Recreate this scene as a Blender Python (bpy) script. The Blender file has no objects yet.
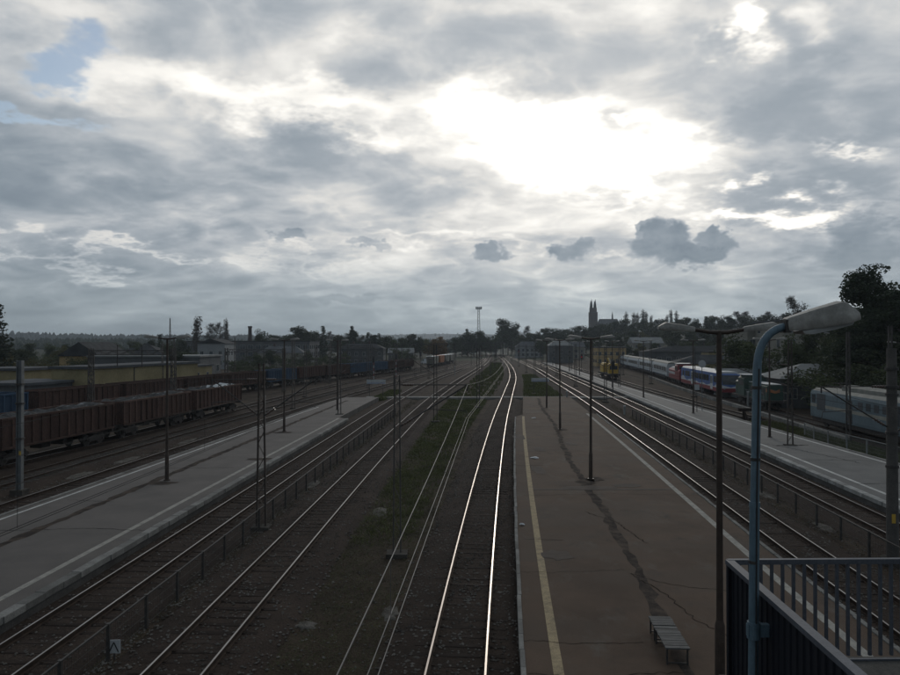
import bpy, math, random
import numpy as np
from mathutils import Vector, Matrix
random.seed(11)
RS = np.random.RandomState(5)
S = bpy.context.scene
COL = S.collection
PI = math.pi

# ------------------------------------------------------------------ camera
cam = bpy.data.cameras.new('camera')
cam.sensor_width = 36.0
cam.lens = 28.0
cam.clip_start = 0.1
cam.clip_end = 20000
cam_o = bpy.data.objects.new('camera', cam)
COL.objects.link(cam_o)
CAMH = 8.3                                   # eye height over the rails: a footbridge deck
cam_o.location = (0, 0, CAMH)
cam_o.rotation_euler = (math.radians(90.45), 0, 0)
S.camera = cam_o

# ------------------------------------------------------------------ sky
SUN_EL, SUN_AZ = math.radians(17.0), math.radians(9.5)      # azimuth measured from +Y to +X
W = bpy.data.worlds.new('World')
S.world = W
W.use_nodes = True
NT = W.node_tree
NT.nodes.clear()
def N(kind, **kw):
    n = NT.nodes.new(kind)
    for k, v in kw.items(): setattr(n, k, v)
    return n
def link(a, b): NT.links.new(a, b)
def mth(op, a, b=None, c=None, clamp=False):
    n = N('ShaderNodeMath', operation=op, use_clamp=clamp)
    for i, q in enumerate((a, b, c)):
        if q is None: continue
        if isinstance(q, (int, float)): n.inputs[i].default_value = q
        else: link(q, n.inputs[i])
    return n.outputs[0]
def rng(v, a, b, c=0.0, d=1.0, smooth=True):
    n = N('ShaderNodeMapRange')
    n.interpolation_type = 'SMOOTHSTEP' if smooth else 'LINEAR'
    link(v, n.inputs[0])
    for i, q in enumerate((a, b, c, d)): n.inputs[i + 1].default_value = q
    return n.outputs[0]
tc = N('ShaderNodeTexCoord')
sep = N('ShaderNodeSeparateXYZ')
link(tc.outputs['Generated'], sep.inputs[0])
dx, dy, dz = sep.outputs
az = mth('ARCTAN2', dx, dy)
el = mth('ARCSINE', dz)
den = mth('ADD', mth('MAXIMUM', dz, 0.0), 0.24)             # cloud sheet overhead, closing up towards the horizon
cmb = N('ShaderNodeCombineXYZ')
link(mth('DIVIDE', dx, den), cmb.inputs[0]); link(mth('DIVIDE', dy, den), cmb.inputs[1])
def noise(scale, detail=6, rough=0.55, dist=0.0, off=(0, 0, 0), sc=(1, 1, 1), src=None):
    mp = N('ShaderNodeMapping')
    mp.inputs[1].default_value = off
    mp.inputs[3].default_value = sc
    link(src or cmb.outputs[0], mp.inputs[0])
    n = N('ShaderNodeTexNoise')
    n.inputs['Scale'].default_value = scale
    n.inputs['Detail'].default_value = detail
    n.inputs['Roughness'].default_value = rough
    n.inputs['Distortion'].default_value = dist
    link(mp.outputs[0], n.inputs['Vector'])
    return n.outputs[0]
n_big = noise(0.95, 3, 0.5, 0.2, (3.1, 1.7, 0), (1, 1, 1))
n_mid = noise(2.7, 6, 0.53, 0.35, (0.4, 7.2, 0), (0.85, 1, 1))
n_sml = noise(7.5, 6, 0.6, 0.3, (9.4, 2.2, 3), (0.85, 1, 1))
# puffs: billows of a folded noise
pn = noise(4.6, 4, 0.5, 0.5, (2.2, 8.1, 5), (0.9, 1, 1))
puff = mth('MULTIPLY', mth('ABSOLUTE', mth('SUBTRACT', pn, 0.5)), 2.6)
wob = mth('SUBTRACT', noise(3.4, 5, 0.6, 0, (1, 5, 2)), 0.5)
wob2 = mth('SUBTRACT', noise(3.4, 5, 0.6, 0, (6, 2, 8)), 0.5)
azw = mth('ADD', az, mth('MULTIPLY', wob, 0.34))
elw = mth('ADD', el, mth('MULTIPLY', wob2, 0.20))
def blob(azd, eld, sa, se, amp):
    a = mth('DIVIDE', mth('SUBTRACT', azw, math.radians(azd)), math.radians(sa))
    e = mth('DIVIDE', mth('SUBTRACT', elw, math.radians(eld)), math.radians(se))
    r = mth('ADD', mth('MULTIPLY', a, a), mth('MULTIPLY', e, e))
    return mth('MULTIPLY', mth('EXPONENT', mth('MULTIPLY', r, -1.0)), amp)
def pa(x, y):                                # bearing and elevation of a cloud, degrees
    a = math.atan((x - 450) / 700)
    return math.degrees(a), math.degrees(math.atan((343 - y) / 700 * math.cos(a)))
BL = [(510, 122, 80, 25, -.23), (575, 150, 76, 24, -.22), (655, 166, 55, 17, -.24), (740, 26, 22, 20, -.5), (770, 216, 60, 10, -.34),
      (840, 146, 36, 6, -.20), (320, 112, 80, 12, -.18), (150, 80, 90, 20, -.20), (330, 60, 60, 14, -.08), (835, 30, 24, 20, -.14), (220, 95, 60, 12, -.12),
      (605, 132, 24, 9, .16), (560, 45, 240, 36, .13), (440, 185, 120, 14, .06), (612, 238, 14, 12, -.14), (530, 244, 14, 8, -.08), (865, 235, 60, 30, .24),
      (120, 190, 150, 24, .12), (310, 150, 100, 18, .12), (820, 185, 60, 12, .14), (790, 110, 70, 36, .18), (330, 215, 120, 14, .05),
      (50, 8, 80, 26, -.20), (120, 260, 150, 6, -.16), (420, 240, 60, 6, -.08), (300, 255, 60, 5, -.07), (700, 190, 40, 6, -.06)]
dsum = mth('ADD', mth('ADD', mth('MULTIPLY', n_big, 0.24), mth('MULTIPLY', puff, 0.17)), mth('ADD', mth('MULTIPLY', n_mid, 0.50), mth('MULTIPLY', n_sml, 0.20)))
for x, y, sx, sy, amp in BL:
    a, e = pa(x, y)
    dsum = mth('ADD', dsum, blob(a, e, math.degrees(sx / 760), math.degrees(sy / 740), amp))
# separate low cumulus heaps hanging in front of the sheet
cmb2 = N('ShaderNodeCombineXYZ'); link(az, cmb2.inputs[0]); link(el, cmb2.inputs[1])
h1 = mth('SUBTRACT', noise(26, 4, 0.6, 0, (0, 0, 1), (1, 1.3, 1), cmb2.outputs[0]), 0.5); h2 = mth('SUBTRACT', noise(26, 4, 0.6, 0, (4, 2, 7), (1, 1.3, 1), cmb2.outputs[0]), 0.5)
azs = mth('ADD', mth('ADD', az, mth('MULTIPLY', wob, 0.06)), mth('MULTIPLY', h1, 0.085)); els = mth('ADD', mth('ADD', el, mth('MULTIPLY', wob2, 0.03)), mth('MULTIPLY', h2, 0.05))
def heap(x, y, sx, sy, amp):
    A, E = pa(x, y)
    a = mth('DIVIDE', mth('SUBTRACT', azs, math.radians(A)), sx / 760)
    e = mth('DIVIDE', mth('SUBTRACT', els, math.radians(E)), sy / 740)
    r = mth('ADD', mth('MULTIPLY', a, a), mth('MULTIPLY', e, e))
    return mth('MULTIPLY', rng(r, 0.45, 1.25, 1.0, 0.0), amp)
heaps = None
for x, y, sx, sy, amp in ((660, 240, 36, 20, .95), (690, 254, 36, 15, .95), (716, 240, 20, 10, .85), (640, 232, 16, 9, .8), (568, 250, 27, 11, .9), (580, 244, 13, 8, .8), (488, 253, 25, 9, .8), (290, 236, 20, 6, .55), (365, 243, 22, 5, .45), (340, 300, 40, 7, .5), (858, 228, 34, 20, .6), (875, 252, 40, 16, .6)):
    h = heap(x, y, sx, sy, amp); heaps = h if heaps is None else mth('MAXIMUM', heaps, h)
thick = rng(dsum, 0.115, 0.765)
# angle from the sun
sx_, sy_, sz_ = math.sin(SUN_AZ) * math.cos(SUN_EL), math.cos(SUN_AZ) * math.cos(SUN_EL), math.sin(SUN_EL)
dot = N('ShaderNodeVectorMath', operation='DOT_PRODUCT')
link(tc.outputs['Generated'], dot.inputs[0]); dot.inputs[1].default_value = (sx_, sy_, sz_)
ang = mth('ARCCOSINE', mth('MINIMUM', dot.outputs['Value'], 0.99999))
glow = mth('EXPONENT', mth('DIVIDE', ang, -0.26))
wide = mth('EXPONENT', mth('DIVIDE', ang, -1.1))
thin = mth('SUBTRACT', 1.0, thick)
thin2 = mth('POWER', thin, 1.5)
lum = mth('ADD', mth('ADD', 0.19, mth('ADD', mth('MULTIPLY', wide, 0.20), mth('MULTIPLY', glow, 0.22))),
          mth('MULTIPLY', thin2, mth('ADD', mth('ADD', 0.26, mth('MULTIPLY', wide, .58)), mth('MULTIPLY', glow, 1.15))))
lum = mth('MULTIPLY', lum, mth('ADD', 1.0, mth('MULTIPLY', mth('SUBTRACT', n_sml, 0.5), 0.42)))
hl = N('ShaderNodeMix'); hl.data_type = 'FLOAT'
link(heaps, hl.inputs[0]); link(lum, hl.inputs[2]); link(mth('ADD', mth('ADD', 0.265, mth('MULTIPLY', glow, 0.17)), mth('MULTIPLY', h2, 0.34)), hl.inputs[3])
lum = hl.outputs[0]
hz = rng(el, 0.0, 0.15, 1.0, 0.0)
lum_h = mth('ADD', 0.20, mth('ADD', mth('MULTIPLY', wide, 0.20), mth('MULTIPLY', glow, 0.16)))
mixl = N('ShaderNodeMix'); mixl.data_type = 'FLOAT'
link(mth('MULTIPLY', hz, 0.5), mixl.inputs[0]); link(lum, mixl.inputs[2]); link(lum_h, mixl.inputs[3])
lum = mixl.outputs[0]
# faint sunbeams fanning down from the gap
fan = mth('ARCTAN2', mth('SUBTRACT', az, SUN_AZ), mth('ADD', mth('SUBTRACT', SUN_EL, el), 0.02))
cmb3 = N('ShaderNodeCombineXYZ'); link(fan, cmb3.inputs[0])
ray = rng(noise(2.8, 2, 0.5, 0, (2.9, 0, 0), (1, 1, 1), cmb3.outputs[0]), 0.48, 0.66)
ray = mth('MULTIPLY', mth('MULTIPLY', ray, rng(el, 0.20, 0.12, 0.0, 1.0)), mth('MULTIPLY', rng(el, -0.02, 0.07), rng(ang, 0.60, 0.20, 0.0, 0.06)))
lum = mth('ADD', lum, ray)
ramp = N('ShaderNodeValToRGB')
cr = ramp.color_ramp
cr.elements[0].position = 0.0; cr.elements[0].color = (0.60, 0.79, 1.0, 1)
cr.elements[1].position = 1.0; cr.elements[1].color = (1.0, 0.975, 0.92, 1)
e_ = cr.elements.new(0.32); e_.color = (0.71, 0.855, 1.0, 1)
e_ = cr.elements.new(0.52); e_.color = (0.87, 0.935, 1.0, 1)
e_ = cr.elements.new(0.74); e_.color = (1.0, 0.99, 0.96, 1)
link(lum, ramp.inputs[0])
tint = N('ShaderNodeMix'); tint.data_type = 'RGBA'; tint.blend_type = 'MIX'
link(mth('MULTIPLY', hz, 0.65), tint.inputs[0]); link(ramp.outputs[0], tint.inputs[6]); tint.inputs[7].default_value = (0.80, 0.95, 1.0, 1)
vm = N('ShaderNodeVectorMath', operation='SCALE')
link(tint.outputs[2], vm.inputs[0]); link(lum, vm.inputs['Scale'])
bgc = N('ShaderNodeBackground'); link(vm.outputs[0], bgc.inputs[0]); bgc.inputs[1].default_value = 1.0
sky = N('ShaderNodeTexSky', sky_type='NISHITA')
sky.sun_disc = False
sky.sun_elevation = SUN_EL
sky.sun_rotation = SUN_AZ
bgs = N('ShaderNodeBackground'); link(sky.outputs[0], bgs.inputs[0]); bgs.inputs[1].default_value = 0.11
# gaps of clear sky away from the sun
gap = mth('ADD', blob(*pa(72, 52), 3.6, 1.7, 1.0), blob(*pa(15, 112), 4.0, 0.9, 0.9))
gap = rng(mth('ADD', gap, mth('MULTIPLY', mth('SUBTRACT', n_mid, 0.5), -1.5)), 0.30, 0.95, 0.0, 0.95)
mixs = N('ShaderNodeMixShader')
link(gap, mixs.inputs[0]); link(bgc.outputs[0], mixs.inputs[1]); link(bgs.outputs[0], mixs.inputs[2])
wo = N('ShaderNodeOutputWorld'); link(mixs.outputs[0], wo.inputs[0])

# ------------------------------------------------------------------ sun behind cloud
sl = bpy.data.lights.new('sun', 'SUN')
sl.energy = 0.5
sl.angle = math.radians(14)
sl.color = (1.0, 0.93, 0.84)
so = bpy.data.objects.new('sun', sl)
COL.objects.link(so)
so.rotation_euler = Vector((sx_, sy_, sz_)).to_track_quat('Z', 'Y').to_euler()
so.location = (40, 200, 90)

S.view_settings.view_transform = 'Standard'
S.view_settings.look = 'None'
S.view_settings.exposure = 0.0
S.view_settings.gamma = 1.0

# ------------------------------------------------------------------ materials
MATS = {}
ALB = dict.fromkeys(('earth', 'far_field', 'ballast', 'ballast_dark', 'sleeper_wood', 'tar', 'crack', 'litter', 'train_roof', 'forest', 'red_paint'), 1.05)
WARM = ('earth', 'ballast', 'ballast_dark', 'asphalt_grey', 'asphalt_brown', 'patch', 'sleeper_wood', 'tar')
ALB.update(tar=2.1, paint_white=2.1, paint_pale=1.9, paint_yellow=1.65, bench_wood=1.0, plaster_yellow=1.45, plaster_orange=1.6, lamp_shell=1.9, lamp_blue=1.12, loco_green=.85, asphalt_grey=1.14, stone=1.7, plaster_grey=.95, plaster_white=1.05, plaster_cream=1.15, roof_grey=1.1, asphalt_worn=1.12, asphalt_brown=1.28, patch=1.25, wagon_brown=1.45, wagon_blue=1.45, rail_paint=1.2, navy_sheet=.6, sleeper_concrete=.9, grass_blade=1.8, grass_dry=1.3)
def mat(name, c1, c2=None, scale=1.5, rough=0.8, metal=0.0, bump=0.0, bscale=30, speck=0.0, stretch=(1, 1, 1), rand=0.0, c3=None, spec=None, lo=.36, hi=.64):
    k = ALB.get(name, 1.35) if metal < .5 else 1.0             # one calibration of all base colours
    kk = (k * 1.20, k * .96, k * .81) if name == 'asphalt_brown' else (k * 1.10, k * .965, k * .90) if name in WARM else (k, k, k)
    c1, c2, c3 = [tuple(min(.8, q * w) for q, w in zip(c, kk)) if c else None for c in (c1, c2, c3)]
    m = bpy.data.materials.new(name)
    m.use_nodes = True
    t = m.node_tree
    b = t.nodes['Principled BSDF']
    b.inputs['Roughness'].default_value = rough
    b.inputs['Metallic'].default_value = metal
    if spec is not None: b.inputs['Specular IOR Level'].default_value = spec
    co = t.nodes.new('ShaderNodeTexCoord')
    mp = t.nodes.new('ShaderNodeMapping')
    mp.inputs[3].default_value = stretch
    t.links.new(co.outputs['Object'], mp.inputs[0])
    if rand:
        oi = t.nodes.new('ShaderNodeObjectInfo')
        ml = t.nodes.new('ShaderNodeMath'); ml.operation = 'MULTIPLY'; ml.inputs[1].default_value = 37.0
        t.links.new(oi.outputs['Random'], ml.inputs[0])
        t.links.new(ml.outputs[0], mp.inputs[1])
    nz = t.nodes.new('ShaderNodeTexNoise')
    nz.inputs['Scale'].default_value = scale
    nz.inputs['Detail'].default_value = 7
    nz.inputs['Roughness'].default_value = 0.62
    t.links.new(mp.outputs[0], nz.inputs['Vector'])
    rp = t.nodes.new('ShaderNodeValToRGB')
    rp.color_ramp.elements[0].position = lo; rp.color_ramp.elements[0].color = (*c1, 1)
    rp.color_ramp.elements[1].position = hi; rp.color_ramp.elements[1].color = (*(c2 or c1), 1)
    if c3:
        e = rp.color_ramp.elements.new(hi + .1); e.color = (*c3, 1)
    t.links.new(nz.outputs[0], rp.inputs[0])
    out = rp.outputs[0]
    n2 = None
    if speck or bump:
        n2 = t.nodes.new('ShaderNodeTexNoise')
        n2.inputs['Scale'].default_value = bscale
        n2.inputs['Detail'].default_value = 4
        n2.inputs['Roughness'].default_value = 0.7
        t.links.new(mp.outputs[0], n2.inputs['Vector'])
    if speck or rand:
        hs = t.nodes.new('ShaderNodeHueSaturation')
        t.links.new(out, hs.inputs['Color'])
        val = None
        if speck:
            mr = t.nodes.new('ShaderNodeMapRange')
            mr.inputs[1].default_value = .3; mr.inputs[2].default_value = .7
            mr.inputs[3].default_value = 1 - speck; mr.inputs[4].default_value = 1 + speck
            t.links.new(n2.outputs[0], mr.inputs[0]); val = mr.outputs[0]
        if rand:
            m2 = t.nodes.new('ShaderNodeMapRange')
            m2.inputs[3].default_value = 1 - rand; m2.inputs[4].default_value = 1 + rand
            t.links.new(oi.outputs['Random'], m2.inputs[0])
            if val is None: val = m2.outputs[0]
            else:
                mm = t.nodes.new('ShaderNodeMath'); mm.operation = 'MULTIPLY'
                t.links.new(val, mm.inputs[0]); t.links.new(m2.outputs[0], mm.inputs[1]); val = mm.outputs[0]
        t.links.new(val, hs.inputs['Value'])
        out = hs.outputs[0]
    t.links.new(out, b.inputs['Base Color'])
    if bump:
        bp = t.nodes.new('ShaderNodeBump')
        bp.inputs['Strength'].default_value = bump
        bp.inputs['Distance'].default_value = 0.05
        t.links.new(n2.outputs[0], bp.inputs['Height'])
        t.links.new(bp.outputs[0], b.inputs['Normal'])
    MATS[name] = m
    return m
mat('earth', (.022, .018, .014), (.050, .041, .031), .55, .97, bump=1.0, bscale=14, speck=.55, c3=(.030, .034, .017), spec=.1, lo=.34, hi=.62)
mat('far_field', (.025, .030, .016), (.042, .042, .026), .02, .97, spec=.1)
mat('ballast', (.027, .022, .019), (.045, .037, .031), .5, .97, bump=1.0, bscale=15, speck=.5, spec=.1)
mat('ballast_dark', (.022, .018, .015), (.036, .029, .024), .6, .97, bump=1.0, bscale=15, speck=.5, spec=.1)
mat('sleeper_wood', (.022, .018, .016), (.040, .034, .030), 2.5, .95, bump=.6, bscale=22, speck=.3, stretch=(1, 5, 5), rand=.35, spec=.1)
mat('sleeper_concrete', (.05, .047, .043), (.075, .07, .065), 2.5, .95, bump=.4, bscale=22, speck=.25, rand=.25, spec=.1)
mat('rail_steel', (.42, .36, .32), (.56, .49, .44), 3, .28, 1.0, stretch=(1, .1, 1))
mat('rail_mid', (.24, .225, .21), (.36, .34, .325), 3, .36, 1.0, stretch=(1, .1, 1))
mat('rail_dull', (.09, .075, .065), (.22, .20, .18), 2, .45, .8, stretch=(1, .1, 1))
mat('rail_rust', (.026, .018, .014), (.045, .031, .023), 4, .9, bump=.3, spec=.1)
mat('asphalt_grey', (.058, .056, .053), (.080, .077, .073), .45, .80, bump=.35, bscale=40, speck=.14, spec=.4)
mat('tar', (.016, .015, .014), (.040, .035, .030), 1.6, .97, bump=.4, bscale=30, speck=.3, spec=.05, lo=.40, hi=.66)
mat('pale_gravel', (.050, .045, .038), (.115, .105, .092), 2.2, .97, bump=1.0, bscale=18, speck=.5, spec=.1, lo=.40, hi=.66)
mat('stone', (.040, .034, .029), (.105, .095, .083), 1.1, .95, speck=.3, bscale=9, spec=.1)
mat('crack', (.012, .010, .009), (.016, .014, .013), 3, 1.0, spec=.0)
mat('patch', (.058, .053, .047), (.074, .068, .061), 1.4, .95, bump=.4, bscale=34, speck=.2, spec=.15)
mat('paint_yellow', (.200, .155, .092), (.105, .083, .056), 3.2, .9, speck=.3, bscale=26, lo=.42, hi=.72, spec=.2)
mat('paint_white', (.235, .230, .215), (.135, .130, .122), 2.6, .9, speck=.25, bscale=24, lo=.42, hi=.74, spec=.2)
mat('paint_pale', (.165, .155, .135), (.085, .081, .074), 2.6, .9, speck=.25, bscale=24, lo=.42, hi=.74, spec=.2)
mat('edge_concrete', (.105, .100, .092), (.155, .150, .138), 1.6, .93, bump=.5, bscale=26, speck=.25, rand=.28, spec=.2)
mat('edge_limewashed', (.150, .147, .138), (.250, .245, .232), 1.6, .93, bump=.5, bscale=26, speck=.25, rand=.25, spec=.2)
mat('asphalt_worn', (.074, .073, .070), (.104, .102, .097), .5, .80, bump=.35, bscale=40, speck=.16, spec=.4)
mat('concrete', (.10, .096, .088), (.150, .145, .134), 1.2, .93, bump=.4, bscale=24, speck=.2, rand=.15, spec=.2)
mat('footing', (.035, .031, .027), (.06, .055, .048), 1.6, .95, bump=.5, speck=.3, spec=.1)
mat('concrete_wall', (.045, .042, .039), (.075, .07, .065), 1.0, .93, bump=.4, bscale=18, speck=.25, spec=.2)
mat('brown_steel', (.030, .021, .016), (.050, .034, .025), 3, .6, .3, bump=.15, speck=.2)
mat('grey_steel', (.085, .090, .092), (.135, .14, .14), 2, .6, .2, speck=.2)
mat('dark_steel', (.035, .033, .032), (.060, .052, .046), 2.5, .65, .4, speck=.2)
mat('rusty_steel', (.028, .022, .018), (.048, .036, .029), 3, .8, .2, speck=.25)
mat('mast_grey', (.045, .041, .037), (.070, .063, .056), 2, .85, .0, bump=.3, speck=.25)
mat('fence_steel', (.030, .028, .026), (.055, .048, .042), 3, .7, .3, speck=.2)
mat('pale_post', (.18, .185, .18), (.125, .125, .12), 3, .75, speck=.2)
mat('lamp_blue', (.072, .115, .143), (.098, .145, .175), 3.5, .55, .0, bump=.2, bscale=30, speck=.2, c3=(.050, .050, .046), stretch=(1, 1, .35))
mat('lamp_shell', (.115, .110, .098), (.185, .175, .158), 5, .6, .0, speck=.2, bscale=18)
mat('lamp_glass', (.16, .16, .15), (.22, .22, .21), 4, .3)
mat('navy_sheet', (.010, .012, .020), (.018, .021, .031), 1.5, .6, .0, speck=.2, spec=.3)
mat('rail_paint', (.046, .050, .060), (.068, .072, .084), 3, .6, .0, speck=.25, c3=(.04, .034, .03))
mat('deck_concrete', (.055, .052, .047), (.085, .08, .073), 2, .93, bump=.4, speck=.2, spec=.2)
mat('bench_wood', (.034, .034, .033), (.085, .085, .083), 3, .75, bump=.5, bscale=30, speck=.3, stretch=(1, 8, 8), rand=.4)
mat('wire', (.07, .066, .062), (.10, .095, .09), 3, .6, .0)
mat('wire_dark', (.022, .021, .02), (.035, .033, .031), 3, .8, .0, spec=.1)
mat('insulator', (.055, .035, .025), (.075, .05, .04), 3, .3)
mat('wagon_brown', (.040, .023, .018), (.062, .036, .028), 1.1, .88, bump=.3, bscale=14, speck=.4, rand=.42, c3=(.024, .019, .017), stretch=(1, 1, .35), spec=.2)
mat('wagon_blue', (.022, .042, .072), (.040, .064, .098), 1.1, .8, bump=.2, bscale=16, speck=.2, rand=.25, c3=(.05, .038, .03), stretch=(1, 1, .4), spec=.2)
mat('wagon_frame', (.022, .018, .016), (.042, .034, .030), 2, .85, speck=.3)
mat('wagon_load', (.03, .028, .026), (.065, .062, .06), 1.4, .95, bump=.8, bscale=8, speck=.4, c3=(.26, .26, .255), lo=.38, hi=.60)
mat('white_load', (.34, .34, .335), (.46, .46, .455), 2, .9, bump=.5, speck=.2)
mat('wheel', (.05, .045, .042), (.10, .09, .08), 5, .5, .6)
mat('white_paint', (.36, .37, .375), (.45, .455, .46), 1.5, .5, speck=.08)
mat('red_paint', (.17, .018, .022), (.22, .024, .028), 1.5, .5)
mat('blue_paint', (.026, .070, .205), (.036, .092, .25), 1.5, .5)
mat('train_grey', (.26, .28, .29), (.33, .35, .36), 1.2, .5, speck=.1)
mat('train_window', (.02, .024, .028), (.035, .04, .045), 2, .12)
mat('train_roof', (.40, .405, .405), (.50, .505, .50), 1.5, .4, speck=.1)
mat('loco_blue', (.072, .098, .111), (.094, .124, .137), 1.2, .8, speck=.25, stretch=(1, 1, .3), c3=(.06, .062, .062))
mat('loco_cream', (.17, .16, .13), (.22, .21, .175), 1.2, .7, speck=.15)
mat('loco_roof', (.12, .12, .105), (.17, .165, .145), 1.2, .8, speck=.25)
mat('loco_green', (.022, .055, .040), (.035, .075, .055), 1.2, .6, speck=.2)
mat('orange_paint', (.24, .085, .028), (.30, .11, .036), 1.2, .65)
mat('yellow_paint', (.30, .185, .02), (.38, .24, .03), 1.2, .6, speck=.25)
mat('plaster_yellow', (.155, .125, .062), (.205, .168, .088), .35, .93, speck=.14, bscale=3, rand=.1)
mat('plaster_orange', (.22, .150, .068), (.27, .19, .09), .35, .93, speck=.12, bscale=4)
mat('plaster_cream', (.17, .16, .132), (.22, .21, .178), .3, .93, speck=.12, bscale=4, rand=.08)
mat('plaster_grey', (.075, .077, .077), (.11, .112, .112), .3, .93, speck=.15, bscale=4, rand=.15)
mat('plaster_white', (.22, .225, .225), (.29, .295, .29), .3, .93, speck=.1, bscale=4, rand=.1)
mat('roof_dark', (.022, .022, .023), (.040, .041, .042), .5, .92, speck=.25, bscale=7, rand=.2, spec=.15)
mat('roof_grey', (.060, .062, .065), (.095, .097, .10), .4, .9, speck=.2, bscale=7, rand=.1, spec=.15)
mat('roof_pale', (.13, .13, .126), (.18, .18, .173), .4, .85, speck=.15, bscale=7, spec=.2)
mat('roof_red', (.065, .032, .025), (.09, .044, .033), .5, .92, speck=.25, bscale=8)
mat('brick_dark', (.045, .034, .031), (.065, .048, .043), .4, .93, speck=.2, bscale=4)
mat('window_glass', (.03, .035, .04), (.06, .066, .07), 1, .15)
mat('window_frame', (.2, .2, .195), (.25, .25, .245), 1, .75)
mat('door_brown', (.08, .05, .035), (.11, .07, .05), 1, .7)
mat('bark', (.055, .045, .036), (.095, .078, .062), 2, .95, bump=.5, speck=.3)
def leaf(name, a, b):
    mat(name, a, b, .9, .75, speck=.3, bscale=5, rand=.22, spec=.25)
    m = MATS[name]; t = m.node_tree; p = t.nodes['Principled BSDF']
    tr = t.nodes.new('ShaderNodeBsdfTranslucent'); mx = t.nodes.new('ShaderNodeMixShader')
    t.links.new(p.inputs['Base Color'].links[0].from_socket, tr.inputs[0])
    mx.inputs[0].default_value = .25
    t.links.new(p.outputs[0], mx.inputs[1]); t.links.new(tr.outputs[0], mx.inputs[2])
    t.links.new(mx.outputs[0], t.nodes['Material Output'].inputs[0])
leaf('leaf_dark', (.024, .030, .014), (.042, .050, .023))
leaf('leaf_green', (.033, .043, .017), (.056, .066, .027))
leaf('leaf_olive', (.055, .052, .020), (.088, .079, .029))
leaf('leaf_rust', (.085, .052, .020), (.125, .074, .028))
leaf('leaf_grey', (.042, .038, .031), (.064, .057, .045))
leaf('needle', (.017, .025, .014), (.032, .042, .022))
leaf('grass_blade', (.032, .036, .014), (.056, .060, .023))
leaf('grass_dry', (.036, .031, .018), (.060, .052, .029))
mat('forest', (.020, .027, .018), (.036, .044, .027), .05, .95, rand=.1)
mat('black_paint', (.012, .012, .012), (.02, .02, .02), 2, .5)
mat('sign_white', (.26, .265, .265), (.32, .325, .325), 2, .6, speck=.1)
mat('sign_blue', (.04, .09, .26), (.05, .11, .30), 2, .5)
mat('litter', (.42, .42, .41), (.50, .50, .49), 6, .85)
def emis(name, c, s):
    m = bpy.data.materials.new(name); m.use_nodes = True
    b = m.node_tree.nodes['Principled BSDF']
    b.inputs['Base Color'].default_value = (*c, 1)
    b.inputs['Emission Color'].default_value = (*c, 1); b.inputs['Emission Strength'].default_value = s
    MATS[name] = m
emis('signal_red', (.9, .03, .06), .9)
# middle platform: brown worn asphalt with stains, patches and map cracks
def platform_mat():
    m = mat('asphalt_brown', (.042, .034, .027), (.062, .051, .041), .32, .92, bump=.35, bscale=42, speck=.16, spec=.22)
    t = m.node_tree; b = t.nodes['Principled BSDF']
    base = b.inputs['Base Color'].links[0].from_socket
    co = t.nodes.new('ShaderNodeTexCoord')
    def nz(scale, det, st):
        mp = t.nodes.new('ShaderNodeMapping'); mp.inputs[3].default_value = st
        t.links.new(co.outputs['Object'], mp.inputs[0])
        n = t.nodes.new('ShaderNodeTexNoise'); n.inputs['Scale'].default_value = scale; n.inputs['Detail'].default_value = det
        n.inputs['Roughness'].default_value = .7
        t.links.new(mp.outputs[0], n.inputs['Vector']); return n.outputs[0]
    def mr(v, a, b_, c, d):
        n = t.nodes.new('ShaderNodeMapRange'); n.interpolation_type = 'SMOOTHSTEP'
        for i, q in enumerate((a, b_, c, d)): n.inputs[i + 1].default_value = q
        t.links.new(v, n.inputs[0]); return n.outputs[0]
    def mixc(f, c, blend='MIX'):
        nonlocal base
        x = t.nodes.new('ShaderNodeMix'); x.data_type = 'RGBA'; x.blend_type = blend
        t.links.new(f, x.inputs[0]); t.links.new(base, x.inputs[6]); x.inputs[7].default_value = (*c, 1); base = x.outputs[2]
    mixc(mr(nz(.7, 9, (1, .55, 1)), .52, .72, 0, .85), (.100, .086, .070))          # dusty light areas
    mixc(mr(nz(.55, 9, (1, .8, 1)), .55, .70, 0, .75), (.036, .030, .025))           # damp dark areas
    mixc(mr(nz(.24, 3, (.3, 1, 1)), .48, .58, 0, .6), (.074, .054, .040))          # broad brown bays
    t.links.new(base, b.inputs['Base Color'])
platform_mat()

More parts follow.
